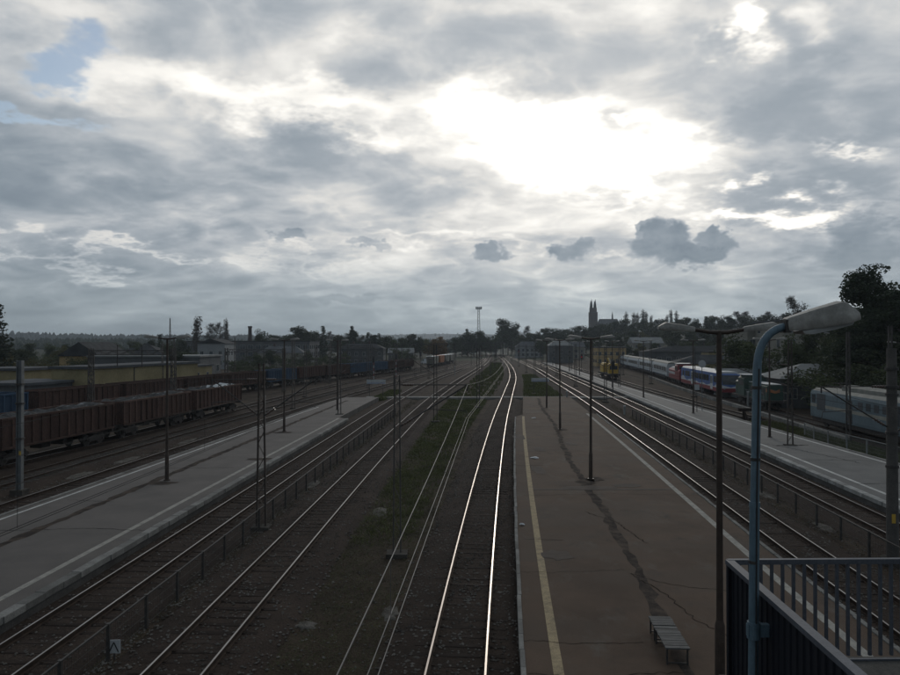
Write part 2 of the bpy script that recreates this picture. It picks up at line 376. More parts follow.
# ------------------------------------------------------------------ mesh builder
class MB:
    def __init__(s): s.v, s.f, s.m = [], [], []
    def add(s, vs, fs, mi=0):
        o = len(s.v); s.v += [tuple(p) for p in vs]
        for f in fs: s.f.append(tuple(i + o for i in f)); s.m.append(mi)
        return s
    def box(s, x0, x1, y0, y1, z0, z1, mi=0):
        return s.add([(x0, y0, z0), (x1, y0, z0), (x1, y1, z0), (x0, y1, z0), (x0, y0, z1), (x1, y0, z1), (x1, y1, z1), (x0, y1, z1)],
                     [(0, 3, 2, 1), (4, 5, 6, 7), (0, 1, 5, 4), (1, 2, 6, 5), (2, 3, 7, 6), (3, 0, 4, 7)], mi)
    def bar(s, p0, p1, w, h=None, mi=0, up=(0, 0, 1)):
        p0, p1 = Vector(p0), Vector(p1); h = h or w
        d = (p1 - p0)
        if d.length < 1e-6: return s
        d.normalize(); u = Vector(up)
        if abs(d.dot(u)) > .97: u = Vector((0, 1, 0))
        a = d.cross(u).normalized(); b = a.cross(d)
        vs = []
        for p in (p0, p1):
            for i, j in ((-1, -1), (1, -1), (1, 1), (-1, 1)): vs.append(p + a * (i * w / 2) + b * (j * h / 2))
        return s.add(vs, [(0, 1, 2, 3), (7, 6, 5, 4), (0, 4, 5, 1), (1, 5, 6, 2), (2, 6, 7, 3), (3, 7, 4, 0)], mi)
    def tube(s, pts, rad, n=8, mi=0, caps=True):
        pts = [Vector(p) for p in pts]
        if not isinstance(rad, (list, tuple)): rad = [rad] * len(pts)
        vs, fs = [], []
        a = None
        for k, p in enumerate(pts):
            d = (pts[min(k + 1, len(pts) - 1)] - pts[max(k - 1, 0)]).normalized()
            if a is None:
                a = d.orthogonal().normalized()
            else:
                a = (a - d * a.dot(d))
                a = a.normalized() if a.length > 1e-6 else d.orthogonal().normalized()
            b = d.cross(a)
            for i in range(n):
                t = 2 * PI * i / n
                vs.append(p + (a * math.cos(t) + b * math.sin(t)) * rad[k])
        for k in range(len(pts) - 1):
            for i in range(n):
                j = (i + 1) % n
                fs.append((k * n + i, k * n + j, (k + 1) * n + j, (k + 1) * n + i))
        if caps:
            fs.append(tuple(reversed(range(n)))); fs.append(tuple(range((len(pts) - 1) * n, len(pts) * n)))
        return s.add(vs, fs, mi)
    def prism(s, poly, axis, a, b, mi=0):      # poly in the two other axes, order kept
        n = len(poly); vs = []
        for t in (a, b):
            for (p, q) in poly:
                vs.append({'x': (t, p, q), 'y': (p, t, q), 'z': (p, q, t)}[axis])
        fs = [tuple(range(n)), tuple(reversed(range(n, 2 * n)))]
        for i in range(n):
            j = (i + 1) % n; fs.append((i, i + n, j + n, j))
        return s.add(vs, fs, mi)
    def mesh(s, name, mats, smooth=False):
        me = bpy.data.meshes.new(name)
        me.from_pydata(s.v, [], s.f)
        for m in (mats if isinstance(mats, (list, tuple)) else [mats]): me.materials.append(MATS[m])
        me.polygons.foreach_set('material_index', s.m)
        me.update()
        import bmesh
        bm = bmesh.new(); bm.from_mesh(me); bmesh.ops.recalc_face_normals(bm, faces=bm.faces); bm.to_mesh(me); bm.free()
        if smooth:
            me.shade_smooth(); me.set_sharp_from_angle(angle=math.radians(38))
        return me
    def build(s, name, mats, parent=None, smooth=False, loc=None, rotz=0):
        return inst(name, s.mesh(name, mats, smooth), parent, loc, rotz)
def inst(name, me, parent=None, loc=None, rotz=0):
    o = bpy.data.objects.new(name, me); COL.objects.link(o)
    if parent: o.parent = parent
    if loc is not None: o.location = loc
    if rotz: o.rotation_euler = (0, 0, rotz)
    return o
def tag(o, label=None, cat=None, group=None, kind=None):
    if label: o['label'] = label
    if cat: o['category'] = cat
    if group: o['group'] = group
    if kind: o['kind'] = kind
    return o
def thing(name, label, cat, loc=(0, 0, 0), rotz=0, group=None):
    o = bpy.data.objects.new(name, None); COL.objects.link(o)
    o.location = loc; o.rotation_euler = (0, 0, rotz)
    o.empty_display_size = .3
    return tag(o, label, cat, group)
def struct(name, loc=(0, 0, 0)):
    o = bpy.data.objects.new(name, None); COL.objects.link(o); o.location = loc
    return tag(o, kind='structure')
def copy_tree(o, parent=None):
    c = o.copy(); COL.objects.link(c); c.parent = parent
    for ch in [q for q in bpy.data.objects if q.parent == o]: copy_tree(ch, c)
    return c
def children_of(root):
    return [q for q in bpy.data.objects if q.parent == root]

# ------------------------------------------------------------------ alignments (distance ahead, sideways)
class Path:
    def __init__(s, pts):
        p = np.array(sorted(pts), float); y, x = p[:, 0], p[:, 1]
        s.y, s.x = y, x
        dl = np.diff(x) / np.diff(y); m = np.empty(len(y))
        m[0], m[-1] = dl[0], dl[-1]
        h = np.diff(y)
        for i in range(1, len(y) - 1): m[i] = (dl[i - 1] * h[i] + dl[i] * h[i - 1]) / (h[i] + h[i - 1])
        s.m = m
    def __call__(s, Y):
        y, x, m = s.y, s.x, s.m
        if Y <= y[0]: return float(x[0] + m[0] * (Y - y[0]))
        if Y >= y[-1]: return float(x[-1] + m[-1] * (Y - y[-1]))
        i = int(np.searchsorted(y, Y) - 1); h = y[i + 1] - y[i]; t = (Y - y[i]) / h
        return float((2*t**3 - 3*t**2 + 1) * x[i] + (t**3 - 2*t**2 + t) * h * m[i] + (-2*t**3 + 3*t**2) * x[i + 1] + (t**3 - t**2) * h * m[i + 1])
    def ang(s, Y):                            # rotation about z that turns +Y along the track
        return -math.atan((s(Y + .5) - s(Y - .5)))
    def off(s, Y, d, z=0.0):                   # point d to the right of the centre line
        a = s.ang(Y)
        return Vector((s(Y) + d * math.cos(a), Y + d * math.sin(a), z))
M_ = Path([(-25, -3.0), (0, -1.15), (17.5, .12), (27.4, .92), (44, 2.36), (76, 5.4), (102, 8.15), (124, 10.5), (166, 14.9), (215, 18.9), (264, 22.2), (387, 28.7), (830, 47)])
R1 = Path([(-25, 10.9), (0, 12.5), (22.6, 13.8), (37, 15.0), (52, 16.25), (80, 18.4), (96, 19.6), (159, 23.6), (220, 27.4), (300, 31.2), (400, 35), (830, 51)])
R2 = Path([(-25, 15.9), (0, 17.6), (37, 20.35), (52, 21.6), (67.6, 22.75), (91, 24.5), (116, 26.2), (170, 29.6), (300, 37), (420, 42)])
R3 = Path([(-25, 31.0), (20, 32.2), (46, 33.0), (88, 34.0), (120, 35.3), (159, 37.4), (194, 39.6), (300, 46), (420, 52)])
R4 = Path([(-25, 31.5), (20, 34.4), (56, 36.9), (70, 38.1), (88, 40.3), (101.6, 41.9), (135, 46.2), (171, 51.8), (240, 61), (330, 73.4)])
L1 = Path([(-25, -8.4), (17.5, -6.99), (26, -6.68), (48, -5.76), (76, -4.3), (100, -2.9), (150, 1.4), (223, 8.6), (300, 15.4), (400, 22.5), (830, 43)])
L2 = Path([(-25, -13.2), (19.2, -11.65), (25.7, -11.4), (59, -10.0), (102, -8.0), (163, -3.3), (200, .9), (259, 8.0), (330, 15.2), (400, 20)])
L3 = Path([(-25, -27.5), (20, -23.6), (41.6, -22.0), (48.8, -21.5), (104, -17.1), (127, -14.1), (170, -8.3), (215, -2.0), (300, 8.3)])
L4 = Path([(-25, -32.0), (20, -28.5), (48.8, -26.4), (120, -19.9), (149, -16.3), (215, -6.5), (300, 4.2)])
L5 = Path([(-25, -37.5), (20, -34), (46, -31.2), (60, -29.7), (87, -27.4), (141, -22.7), (169, -18.6), (215, -10.6), (300, 1.5)])
L6 = Path([(20, -55.5), (69, -45.4), (86, -41.9), (96.5, -40), (123, -35.6), (139, -32.6), (164, -26.4), (195, -18.4), (260, -4.6), (330, 6)])

# ------------------------------------------------------------------ ground
GZ = -0.36
def sstep(a, b, t):
    t = min(1, max(0, (t - a) / (b - a))); return t * t * (3 - 2 * t)
def terrain(x, y):
    z = GZ
    z += .082 * max(0, x - 30 - .02 * y) * sstep(210, 480, y) * (1 - .6 * sstep(320, 800, x))
    z += .05 * max(0, x - 75) * sstep(30, 160, y) * (1 - sstep(210, 480, y))
    if x < -60: z += .010 * (-60 - x) * sstep(150, 500, y) * (1 - .7 * sstep(300, 900, -x))
    return z
xs = sorted(set([-5000, -3500, -2400, -1700, -1200, -900] + list(range(-700, -80, 45)) + list(range(-80, 120, 10)) + list(range(120, 720, 40)) + [900, 1200, 1700, 2400, 3500, 5000]))
ys = sorted(set([-400, -150, -60] + list(range(-20, 260, 14)) + list(range(270, 900, 35)) + [1000, 1200, 1500, 1900, 2500, 3300, 4500, 6500]))
g = MB()
for y in ys:
    for x in xs: g.v.append((x, y, terrain(x, y)))
nx = len(xs)
for j in range(len(ys) - 1):
    for i in range(nx - 1):
        g.f.append((j * nx + i, j * nx + i + 1, (j + 1) * nx + i + 1, (j + 1) * nx + i)); g.m.append(1 if ys[j] > 330 or abs(xs[i]) > 130 else 0)
tag(g.build('ground', ['earth', 'far_field'], smooth=True), kind='structure')

# ------------------------------------------------------------------ railway tracks
RAILP = [(-.025, 0), (.025, 0), (.036, -.007), (.036, -.045), (.012, -.06), (.012, -.14), (.07, -.16), (.07, -.175), (-.07, -.175), (-.07, -.16), (-.012, -.14), (-.012, -.06), (-.036, -.045), (-.036, -.007)]
def steps(y0, y1):
    r = []; y = y0
    while y < y1: r.append(y); y += 2.0 if y < 130 else 5.0
    return r + [y1]
sl_mesh = {}
for k, mm in (('w', 'sleeper_wood'), ('c', 'sleeper_concrete')):
    b = MB()
    b.prism([(-.125, -.33), (.125, -.33), (.125, -.18), (.10, -.165), (-.10, -.165), (-.125, -.18)], 'x', -1.27, 1.27)
    for sx in (-.75, .75): b.box(sx - .16, sx + .16, -.07, .07, -.166, -.150)
    sl_mesh[k] = b.mesh('sleeper', mm)
def track(path, y0, y1, idx, kind='w', rail='rail_steel', near=0, bal='ballast', s0=None):
    root = struct('railway_track')
    Y = steps(y0, y1); n = len(RAILP)
    for sd in (-.7535, .7535):
        b = MB()
        for y in Y:
            for (px, pz) in RAILP: b.v.append(tuple(path.off(y, sd + px, pz)))
        for k in range(len(Y) - 1):
            for i in range(n):
                j = (i + 1) % n
                b.f.append((k * n + i, k * n + j, (k + 1) * n + j, (k + 1) * n + i)); b.m.append(0 if i == 0 else 1)
        b.build('rail', [rail, 'rail_rust'], root)
    b = MB(); dz = idx * .0012
    prof = [(-2.35, -.40), (-1.65, -.235), (-1.3, -.172), (0, -.178), (1.3, -.172), (1.65, -.235), (2.35, -.40)]
    for y in Y:
        for (px, pz) in prof:
            q = path.off(y, px + (RS.rand() - .5) * .14 * (abs(px) > 2), pz - dz + (RS.rand() - .5) * .02); b.v.append(tuple(q))
    for k in range(len(Y) - 1):
        for i in range(6): b.f.append((k * 7 + i, k * 7 + i + 1, (k + 1) * 7 + i + 1, (k + 1) * 7 + i)); b.m.append(0)
    b.build('ballast', bal, root, smooth=True)
    far = MB(); y = s0 if s0 is not None else y0; ye = min(y1, 230)
    while y < ye:
        a = path.ang(y)
        if y < near and y > 8:
            o = inst('sleeper', sl_mesh[kind], root, (path(y), y, RS.uniform(-.012, .006)), a + RS.uniform(-.012, .012))
        else:
            c, s_ = math.cos(a), math.sin(a)
            for (u0, u1, v0, v1, z0, z1) in ((-1.27, 1.27, -.12, .12, -.3, -.165),):
                vs = [(path(y) + u * c - v * s_, y + u * s_ + v * c, z) for z in (z0, z1) for (u, v) in ((u0, v0), (u1, v0), (u1, v1), (u0, v1))]
                far.add(vs, [(4, 5, 6, 7), (0, 1, 5, 4), (1, 2, 6, 5), (2, 3, 7, 6), (3, 0, 4, 7)])
        y += .62
    if far.v: tag(far.build('sleepers', 'sleeper_wood' if kind == 'w' else 'sleeper_concrete', root), kind='stuff')
    return root
track(M_, -20, 800, 0, 'w', near=62, bal='ballast_dark')
track(R1, -20, 700, 1, 'w', near=55, bal='ballast_dark', s0=12, rail='rail_mid')
track(R2, -20, 400, 2, 'w', near=58, s0=20, rail='rail_mid')
track(R3, 79, 400, 3, 'c', rail='rail_dull', s0=79.3)
track(R4, -20, 330, 4, 'c', rail='rail_dull', s0=30)
track(L1, -20, 700, 5, 'w', near=55, s0=10, rail='rail_mid')
track(L2, -20, 390, 6, 'w', near=52, s0=10, rail='rail_mid')
track(L3, -20, 290, 7, 'w', near=62, s0=20, rail='rail_mid')
track(L4, -20, 290, 8, 'c', near=66, rail='rail_dull', s0=25)
track(L5, -20, 295, 9, 'w', s0=30, rail='rail_mid')
track(L6, 25, 325, 10, 'w', rail='rail_dull', s0=40)

# ------------------------------------------------------------------ platforms
PZ = 0.25
def ribbon(name, fl, fr, y0, y1, z, m, parent, step=2.0):
    b = MB(); n = max(1, int(round((y1 - y0) / step)))
    for k in range(n + 1):
        y = y0 + (y1 - y0) * k / n
        b.v += [(fl(y), y, z), (fr(y), y, z)]
    for k in range(n): b.f.append((2 * k, 2 * k + 1, 2 * k + 3, 2 * k + 2)); b.m.append(0)
    return b.build(name, m, parent)
def platform(fl, fr, y0, y1, m):
    root = struct('platform')
    n = int((y1 - y0) / 2); b = MB()
    for k in range(n + 1):
        y = y0 + (y1 - y0) * k / n
        b.v += [(fl(y), y, GZ - .1), (fl(y), y, PZ), (fr(y), y, PZ), (fr(y), y, GZ - .1)]
    for k in range(n):
        o = 4 * k
        b.f += [(o, o + 1, o + 5, o + 4), (o + 1, o + 2, o + 6, o + 5), (o + 2, o + 3, o + 7, o + 6)]; b.m += [1, 0, 1]
    o = 4 * n; b.f += [(o + 3, o + 2, o + 1, o)]; b.m.append(1)
    b.build('surface', [m, 'concrete_wall'], root)
    return root
def slabs(root, path, d, w, y0, y1, side, L=1.0, m='edge_concrete'):
    b = MB()
    x0, x1 = (0, w) if side > 0 else (-w, 0)
    b.prism([(x0, -.17), (x1, -.17), (x1, .03), (x1 - .012, .042), (x0 + .012, .042), (x0, .03)], 'y', -L / 2 + .012, L / 2 - .012)
    me = b.mesh('edge_slab', m)
    y = y0
    while y < y1:
        q = path.off(y, d)
        inst('edge_slab', me, root, (q.x + RS.uniform(-.015, .015), q.y, PZ + RS.uniform(-.008, .004)), path.ang(y) + RS.uniform(-.006, .006)); y += L
# middle platform
def jog(y, a, b, at): return a if y < at else b
p2l = lambda y: M_.off(y, 1.70 if y < 77 else 2.5).x
p2r = lambda y: R1.off(y, -1.72 if y < 80 else -2.3).x
P2 = platform(p2l, p2r, -14, 105, 'asphalt_brown')
slabs(P2, M_, 1.63, .13, 9, 77, 1)
slabs(P2, R1, -1.66, .16, 9, 80, -1)
ribbon('yellow_line', lambda y: M_.off(y, 2.44).x, lambda y: M_.off(y, 2.70).x, -12, 77, PZ + .004, 'paint_yellow', P2)
ribbon('yellow_line', lambda y: R1.off(y, -2.90).x, lambda y: R1.off(y, -2.62).x, -12, 80, PZ + .004, 'paint_pale', P2)
# left platform
p1l = lambda y: L3.off(y, 1.62).x
p1r = lambda y: L2.off(y, -1.52 if y < 75 else -2.7).x
P1 = platform(p1l, p1r, -14, 104, 'asphalt_grey')
slabs(P1, L2, -1.46, .36, 10, 75, -1)
slabs(P1, L3, 1.56, .2, 20, 90, 1)
ribbon('white_line', lambda y: L2.off(y, -2.72).x, lambda y: L2.off(y, -2.47).x, -12, 75, PZ + .004, 'paint_pale', P1)
ribbon('white_line', lambda y: L3.off(y, 2.10).x, lambda y: L3.off(y, 2.26).x, -12, 88, PZ + .004, 'paint_white', P1)
# right platform
p3r_ = Path([(-25, 29.0), (37, 29.9), (46.7, 30.0), (72, 30.6), (85, 31.0), (135, 32.9), (194, 36.6), (290, 42)])
p3l = lambda y: R2.off(y, 1.62).x
P3 = platform(p3l, p3r_, -14, 290, 'asphalt_worn')
slabs(P3, R2, 1.56, .4, 30, 110, 1, m='edge_limewashed')
slabs(P3, p3r_, .02, .25, 46, 110, -1)
ribbon('white_line', lambda y: R2.off(y, 2.75).x, lambda y: R2.off(y, 2.98).x, -12, 280, PZ + .004, 'paint_white', P3)
ribbon('white_line', lambda y: p3r_(y) - .80, lambda y: p3r_(y) - .58, -12, 280, PZ + .004, 'paint_white', P3)
# strips of tar along the lamp lines, cross seams, cracks and patches
def meander(name, pts, w, m, root, z=.006, jit=.1, step=.5):
    pts = [Vector((*p, 0)) for p in pts]; out = []
    for a, b_ in zip(pts[:-1], pts[1:]):
        n = max(2, int((b_ - a).length / step))
        for k in range(n): out.append(a.lerp(b_, k / n))
    out.append(pts[-1]); b = MB(); ww = w
    for k, p in enumerate(out):
        d = (out[min(k + 1, len(out) - 1)] - out[max(0, k - 1)]).normalized(); nn = Vector((-d.y, d.x, 0))
        ww = w * RS.uniform(.6, 1.4); c = p + nn * RS.uniform(-jit, jit)
        b.v += [tuple(c - nn * ww / 2 + Vector((0, 0, PZ + z))), tuple(c + nn * ww / 2 + Vector((0, 0, PZ + z)))]
    for k in range(len(out) - 1): b.f.append((2 * k, 2 * k + 1, 2 * k + 3, 2 * k + 2)); b.m.append(0)
    b.build(name, m, root)
def lampx(y): return 6.28 + (y - 16.5) * .0815
meander('tar_strip', [(lampx(y) - .45 - .16 * math.sin(y * .16) - .08 * math.sin(y * .7), y) for y in range(15, 104, 3)], .36, 'tar', P2, .005, .07)
meander('tar_strip', [(-18.6 + .05 * (y - 14), y) for y in range(14, 100, 4)], .46, 'tar', P1, .005, .05)
for pts, w in (([(6.3, 24.5), (7.0, 23.6), (8.2, 23.0), (9.8, 22.6)], .05), ([(6.3, 24.5), (6.9, 22.4), (7.2, 20.2), (7.9, 18.6)], .06), ([(6.4, 33.5), (7.5, 31.5), (7.9, 28.2)], .07),
               ([(2.0, 19.0), (3.4, 18.8), (5.2, 18.9)], .04), ([(2.4, 24.7), (3.6, 24.6), (6.2, 24.9)], .035), ([(3.0, 28.8), (4.6, 28.6)], .06), ([(1.9, 17.1), (3.1, 16.9), (5.8, 17.2)], .05),
               ([(4.4, 46), (6.1, 46.1)], .10), ([(4.6, 49.5), (6.0, 49.6)], .09), ([(3.9, 37), (8.9, 37.4), (13.2, 37)], .05)):
    meander('crack', pts, w * .42, 'crack', P2, .008, .075, .16)
for pts, w in (([(-19.8, 30), (-15.5, 30.5), (-12.6, 30)], .05), ([(-18.6, 45), (-14, 45.3)], .07), ([(-17, 63), (-13, 63.3)], .07), ([(-19.6, 36), (-17, 35.5)], .05)):
    meander('crack', pts, w * .6, 'crack', P1, .008, .07, .2)
for pts, w in (([(23.5, 48), (26.5, 48.3), (29.2, 48)], .06), ([(25.6, 55.0), (28.2, 55.2)], .3), ([(25, 66), (29.4, 66)], .06), ([(23.2, 40), (28.9, 40.6)], .07), ([(24, 58), (26, 54), (27.5, 47)], .09)):
    meander('crack', pts, w * .7, 'crack', P3, .008, .08, .25)
def blot(name, x, y, rx, ry, m, root, z=.009, n=14, j=.25):
    b = MB(); b.v.append((x, y, PZ + z))
    for k in range(n):
        t = 2 * PI * k / n; q = 1 + RS.uniform(-j, j); b.v.append((x + rx * q * math.cos(t), y + ry * q * math.sin(t), PZ + z))
    for k in range(n): b.f.append((0, 1 + k, 1 + (k + 1) % n)); b.m.append(0)
    b.build(name, m, root)
for x, y, rx, ry in ((5.6, 44.4, .38, 1.5), (6.8, 53.2, .45, 1.2), (5.9, 60, .5, 1.6), (7.6, 39.0, 1.6, .5), (4.1, 26.6, .55, .6), (9.6, 56, .5, .8), (9.9, 39.6, .8, .5)):
    blot('patch', x, y, rx, ry, 'patch', P2)
ribbon('seam', lambda y: p2l(y) + 1.0, lambda y: p2r(y) - 1.2, 38.4, 38.75, PZ + .0065, 'patch', P2)
for x, y, rx, ry in ((7.9, 40.6, .55, .75), (8.5, 41.4, .5, .7), (10.35, 65.3, .5, .9)): blot('damp_patch', x, y, rx, ry, 'tar', P2, .0105)
for x, y in ((-16.6, 40.3), (-15.0, 63.0), (-13.2, 48.5)): blot('damp_patch', x, y, .9, .5, 'tar', P1, .0105)
# level crossing for pedestrians beyond the platform ends
cw = struct('path')
def xslab(x0, x1, y0=107.2, y1=109.4, z0=-.35, z1=-.035):
    MB().box(x0, x1, y0, y1, z0, z1).build('slab', 'concrete', cw)
rail_x = []
for P in (L2, L1, M_, R1, R2):
    rail_x += [P(108.3) - .7535, P(108.3) + .7535]
rail_x = sorted(rail_x); lo = -13.0
for rx in rail_x + [29.5]:
    hi = rx - .14; n = max(1, int((hi - lo) / 1.3)); w = (hi - lo) / n
    for k in range(n): xslab(lo + k * w + .012, lo + (k + 1) * w - .012, z1=-.035 + RS.uniform(-.006, .006))
    lo = rx + .14
# low concrete edge beside the stabled trains
kb = struct('kerb')
y = 62.0
eg = MB(); eg.prism([(-.25, -.4), (.25, -.4), (.25, .06), (.22, .09), (-.22, .09), (-.25, .06)], 'y', -.985, .985)
eg_me = eg.mesh('kerb_stone', 'edge_concrete')
while y < 175:
    q = R4.off(y, -2.5); inst('kerb_stone', eg_me, kb, (q.x, q.y, RS.uniform(-.01, .01)), R4.ang(y)); y += 2.0
# ------------------------------------------------------------------ station fences between the tracks
def wire_panel(L, h):
    b = MB()
    for k in range(int(L / .10) + 1): b.box(-.003, .003, -L / 2 + .04 + k * .10 - .003, -L / 2 + .04 + k * .10 + .003, .08, h - .04)
    for z in (.10, .38, .66, h - .06): b.box(-.0055, .0035, -L / 2, L / 2, z - .004, z + .004)
    return b
def fence(label, px, y0, y1, sp, h, zb=-.3, post='fence_steel', w=.085, rail=True, group=None):
    root = thing('fence', label, 'fence', (px(y0), y0, zb))
    p = MB(); p.box(-w / 2, w / 2, -w / 2, w / 2, -.1, h); p.box(-w / 2 - .012, w / 2 + .012, -w / 2 - .012, w / 2 + .012, h, h + .015)
    pm = p.mesh('post', post); wm = wire_panel(sp - w, h).mesh('wire_panel', 'fence_steel' if post == 'fence_steel' else 'pale_post')
    y = y0; o = Vector((px(y0), y0, zb))
    while y <= y1:
        q = Vector((px(y), y, zb)) - o
        inst('post', pm, root, q, px.ang(y))
        if y + sp <= y1:
            ym = y + sp / 2; q = Vector((px(ym), ym, zb)) - o
            inst('wire_panel', wm, root, q, px.ang(ym))
        y += sp
    if rail:
        b = MB(); ye = y0 + sp * int((y1 - y0) / sp); yy = y0
        while yy < ye - .01:
            a = Vector((px(yy), yy, zb)) - o; c = Vector((px(yy + sp), yy + sp, zb)) - o
            b.bar(a + Vector((0, 0, h - .02)), c + Vector((0, 0, h - .02)), .05, .04); yy += sp
        b.build('top_rail', post, root)
    return root
mid12 = Path([(y, (L1(y) + L2(y)) / 2) for y in range(-10, 120, 5)])
fence('low dark mesh fence between the two left tracks beside the grey platform', mid12, 12.5, 84, 2.2, .98, -.32)
midR = Path([(y, (R1(y) + R2(y)) / 2) for y in range(-10, 120, 5)])
fence('low dark mesh fence between two right tracks opposite the platform with white edges', midR, 14, 82, 2.4, 1.0, -.32)
gf = Path([(50, 31.75), (55, 31.85), (61, 31.95), (66, 33.0), (74, 35.0)])
fence('pale post and wire fence on the grass in front of the blue locomotive', gf, 48, 66.5, 2.75, 1.25, -.30, 'pale_post', .09)

# pale gravel patches and loose ballast stones
def ground_blot(x, y, rx, ry, m='pale_gravel'):
    b = MB(); b.v.append((x, y, GZ + .045)); n = 18
    for r, z in ((.6, .035), (1.0, -.03)):
        for k in range(n):
            t = 2 * PI * k / n; q = r * (1 + RS.uniform(-.28, .28)); b.v.append((x + rx * q * math.cos(t), y + ry * q * math.sin(t), GZ + z))
    for k in range(n):
        j = (k + 1) % n; b.f += [(0, 1 + k, 1 + j), (1 + k, 1 + n + k, 1 + n + j, 1 + j)]; b.m += [0, 0]
    tag(b.build('gravel_patch', m, smooth=True), kind='structure')
for x, y, rx, ry in ((-5.0, 29.3, .45, .35), (-8.0, 27.0, .7, 1.0), (-9.9, 20.5, .35, .5), (-3.6, 36, .5, 1.2), (-8.4, 43, .6, 1.6), (-8.3, 19.5, .5, .9), (-1.9, 22.5, .3, .8), (-4.4, 21.5, .4, .4), (-7.9, 62, .5, 2.0), (-24.2, 46, .8, 1.6), (-24.0, 52, .7, 2.2), (-24.6, 37.5, .9, 1.2), (-23.4, 62, .7, 2.5), (18.0, 40, .5, 1.4), (17.6, 33, .4, 1.0)):
    ground_blot(x, y, rx, ry)
sv, sf = [], []
def stone(x, y, z, r):
    o = len(sv)
    for d in ((1, 0, 0), (-1, 0, 0), (0, 1, 0), (0, -1, 0), (0, 0, 1), (0, 0, -1)):
        sv.append((x + d[0] * r * RS.uniform(.6, 1.3), y + d[1] * r * RS.uniform(.6, 1.3), z + d[2] * r * RS.uniform(.4, .8)))
    for f in ((0, 2, 4), (2, 1, 4), (1, 3, 4), (3, 0, 4), (2, 0, 5), (1, 2, 5), (3, 1, 5), (0, 3, 5)): sf.append(tuple(i + o for i in f))
for P, n in ((M_, 5200), (L1, 3800), (R1, 2600), (L2, 2200), (L3, 1200), (L4, 1200), (R2, 1200)):
    for k in range(n):
        y = 13 + 62 * RS.rand() ** 1.5; d = RS.uniform(-2.2, 2.2)
        if abs(abs(d) - .75) < .12: continue
        a = abs(d); z = -.168 if a < 1.3 else -.168 - (a - 1.3) * .19
        q = P.off(y, d); stone(q.x, q.y, z, RS.uniform(.03, .068))
for k in range(5200):
    y = 13 + 60 * RS.rand() ** 1.4
    a, c = ((L1(y) + 2.2, M_(y) - 2.2), (L2(y) + 2.2, L1(y) - 2.2), (R1(y) + 2.2, R2(y) - 2.2), (L4(y) + 2, L3(y) - 2))[k % 4]
    stone(a + (c - a) * RS.rand(), y, GZ + .01, RS.uniform(.02, .06))
bs = MB(); bs.add(sv, sf)
tag(bs.build('ballast_stones', 'stone'), 'loose grey ballast stones strewn over the tracks', 'stones', kind='stuff')

# ------------------------------------------------------------------ lamps
def lamp_head(b, L, w, h, o, ang, side=1, mi=0, gi=1):
    secs = [(0, .42, .50, .50), (.05, .58, .58, .60), (.42, .88, .86, .72), (.78, 1.0, 1.06, .72), (.83, .98, 1.0, .70), (1.0, .72, .20, .55)]
    vs, fs = [], []; prof = [(-1, -.35), (-.97, .35), (-.80, .9), (0, 1), (.80, .9), (.97, .35), (1, -.35), (.90, -.62), (-.90, -.62)]
    n = len(prof); ca, sa = math.cos(ang), math.sin(ang)
    for (t, ww, ht, hb) in secs:
        for (py, pz) in prof:
            x = t * L; z = pz * h * (ht if pz > 0 else hb) * .62
            vs.append((o[0] + side * (x * ca - z * sa), o[1] + py * w / 2 * ww, o[2] + x * sa + z * ca))
    for k in range(len(secs) - 1):
        for i in range(n):
            j = (i + 1) % n; f = (k * n + i, k * n + j, (k + 1) * n + j, (k + 1) * n + i)
            fs.append((f, gi if i == 7 and 0 < k < 4 else mi))
    fs.append((tuple(range(n)), mi)); fs.append((tuple(range((len(secs) - 1) * n, len(secs) * n)), mi))
    for f, m in fs: b.add([vs[i] for i in f], [tuple(range(len(f)))], m)
def weld(me):
    import bmesh
    bm = bmesh.new(); bm.from_mesh(me); bmesh.ops.remove_doubles(bm, verts=bm.verts, dist=1e-4); bmesh.ops.recalc_face_normals(bm, faces=bm.faces); bm.to_mesh(me); bm.free()
    me.shade_smooth(); me.set_sharp_from_angle(angle=math.radians(38))
def head_obj(L, w, h, o, ang, side, parent):
    b = MB(); lamp_head(b, L, w, h, o, ang, side)
    me = b.mesh('lamp_head', ['lamp_shell', 'lamp_glass']); weld(me)
    return inst('lamp_head', me, parent)
# blue lamp clamped to the stair landing
bl = thing('street_lamp', 'blue curved street lamp with single pale head, clamped to the navy stair landing', 'street lamp', (2.90, 6.85, PZ))
b = MB(); b.tube([(0, 0, 0), (.075, 0, 6.45)], [.050, .047], 14); b.tube([(.075, 0, 6.45), (.076, 0, 6.50)], [.052, .050], 14)
pts = [(.076, 0, 6.50), (.105, 0, 7.80)]
p0, p1, p2 = Vector((.105, 0, 7.80)), Vector((.115, 0, 8.17)), Vector((.40, 0, 8.215))
for k in range(1, 11):
    t = k / 10; pts.append(p0 * (1 - t) ** 2 + p1 * 2 * t * (1 - t) + p2 * t * t)
b.tube(pts, [.042] + [.041] + [.039] * 10, 14)
b.build('pole', 'lamp_blue', bl, smooth=True)
b = MB(); b.tube([(0, 0, -.02), (0, 0, .05)], [.15, .15], 14); b.tube([(0, 0, .05), (0, 0, 1.2)], [.08, .075], 14); b.box(-.04, .04, -.09, -.075, .5, .9); b.build('base', 'lamp_blue', bl, smooth=True)
b = MB(); b.box(.0, .215, -.03, .03, 5.19, 5.31); b.tube([(.06, 0, 5.17), (.062, 0, 5.33)], [.062, .062], 14); b.build('clamp', 'lamp_blue', bl, smooth=True)
hd = head_obj(.68, .30, .245, (.385, 0, 8.215), math.radians(9.5), 1, bl)
b = MB(); b.prism([(.50, 8.165), (1.0, 8.25), (.98, 8.225), (.80, 8.175), (.60, 8.135), (.52, 8.14)], 'y', -.105, .105); b.build('lens', 'lamp_glass', hd)
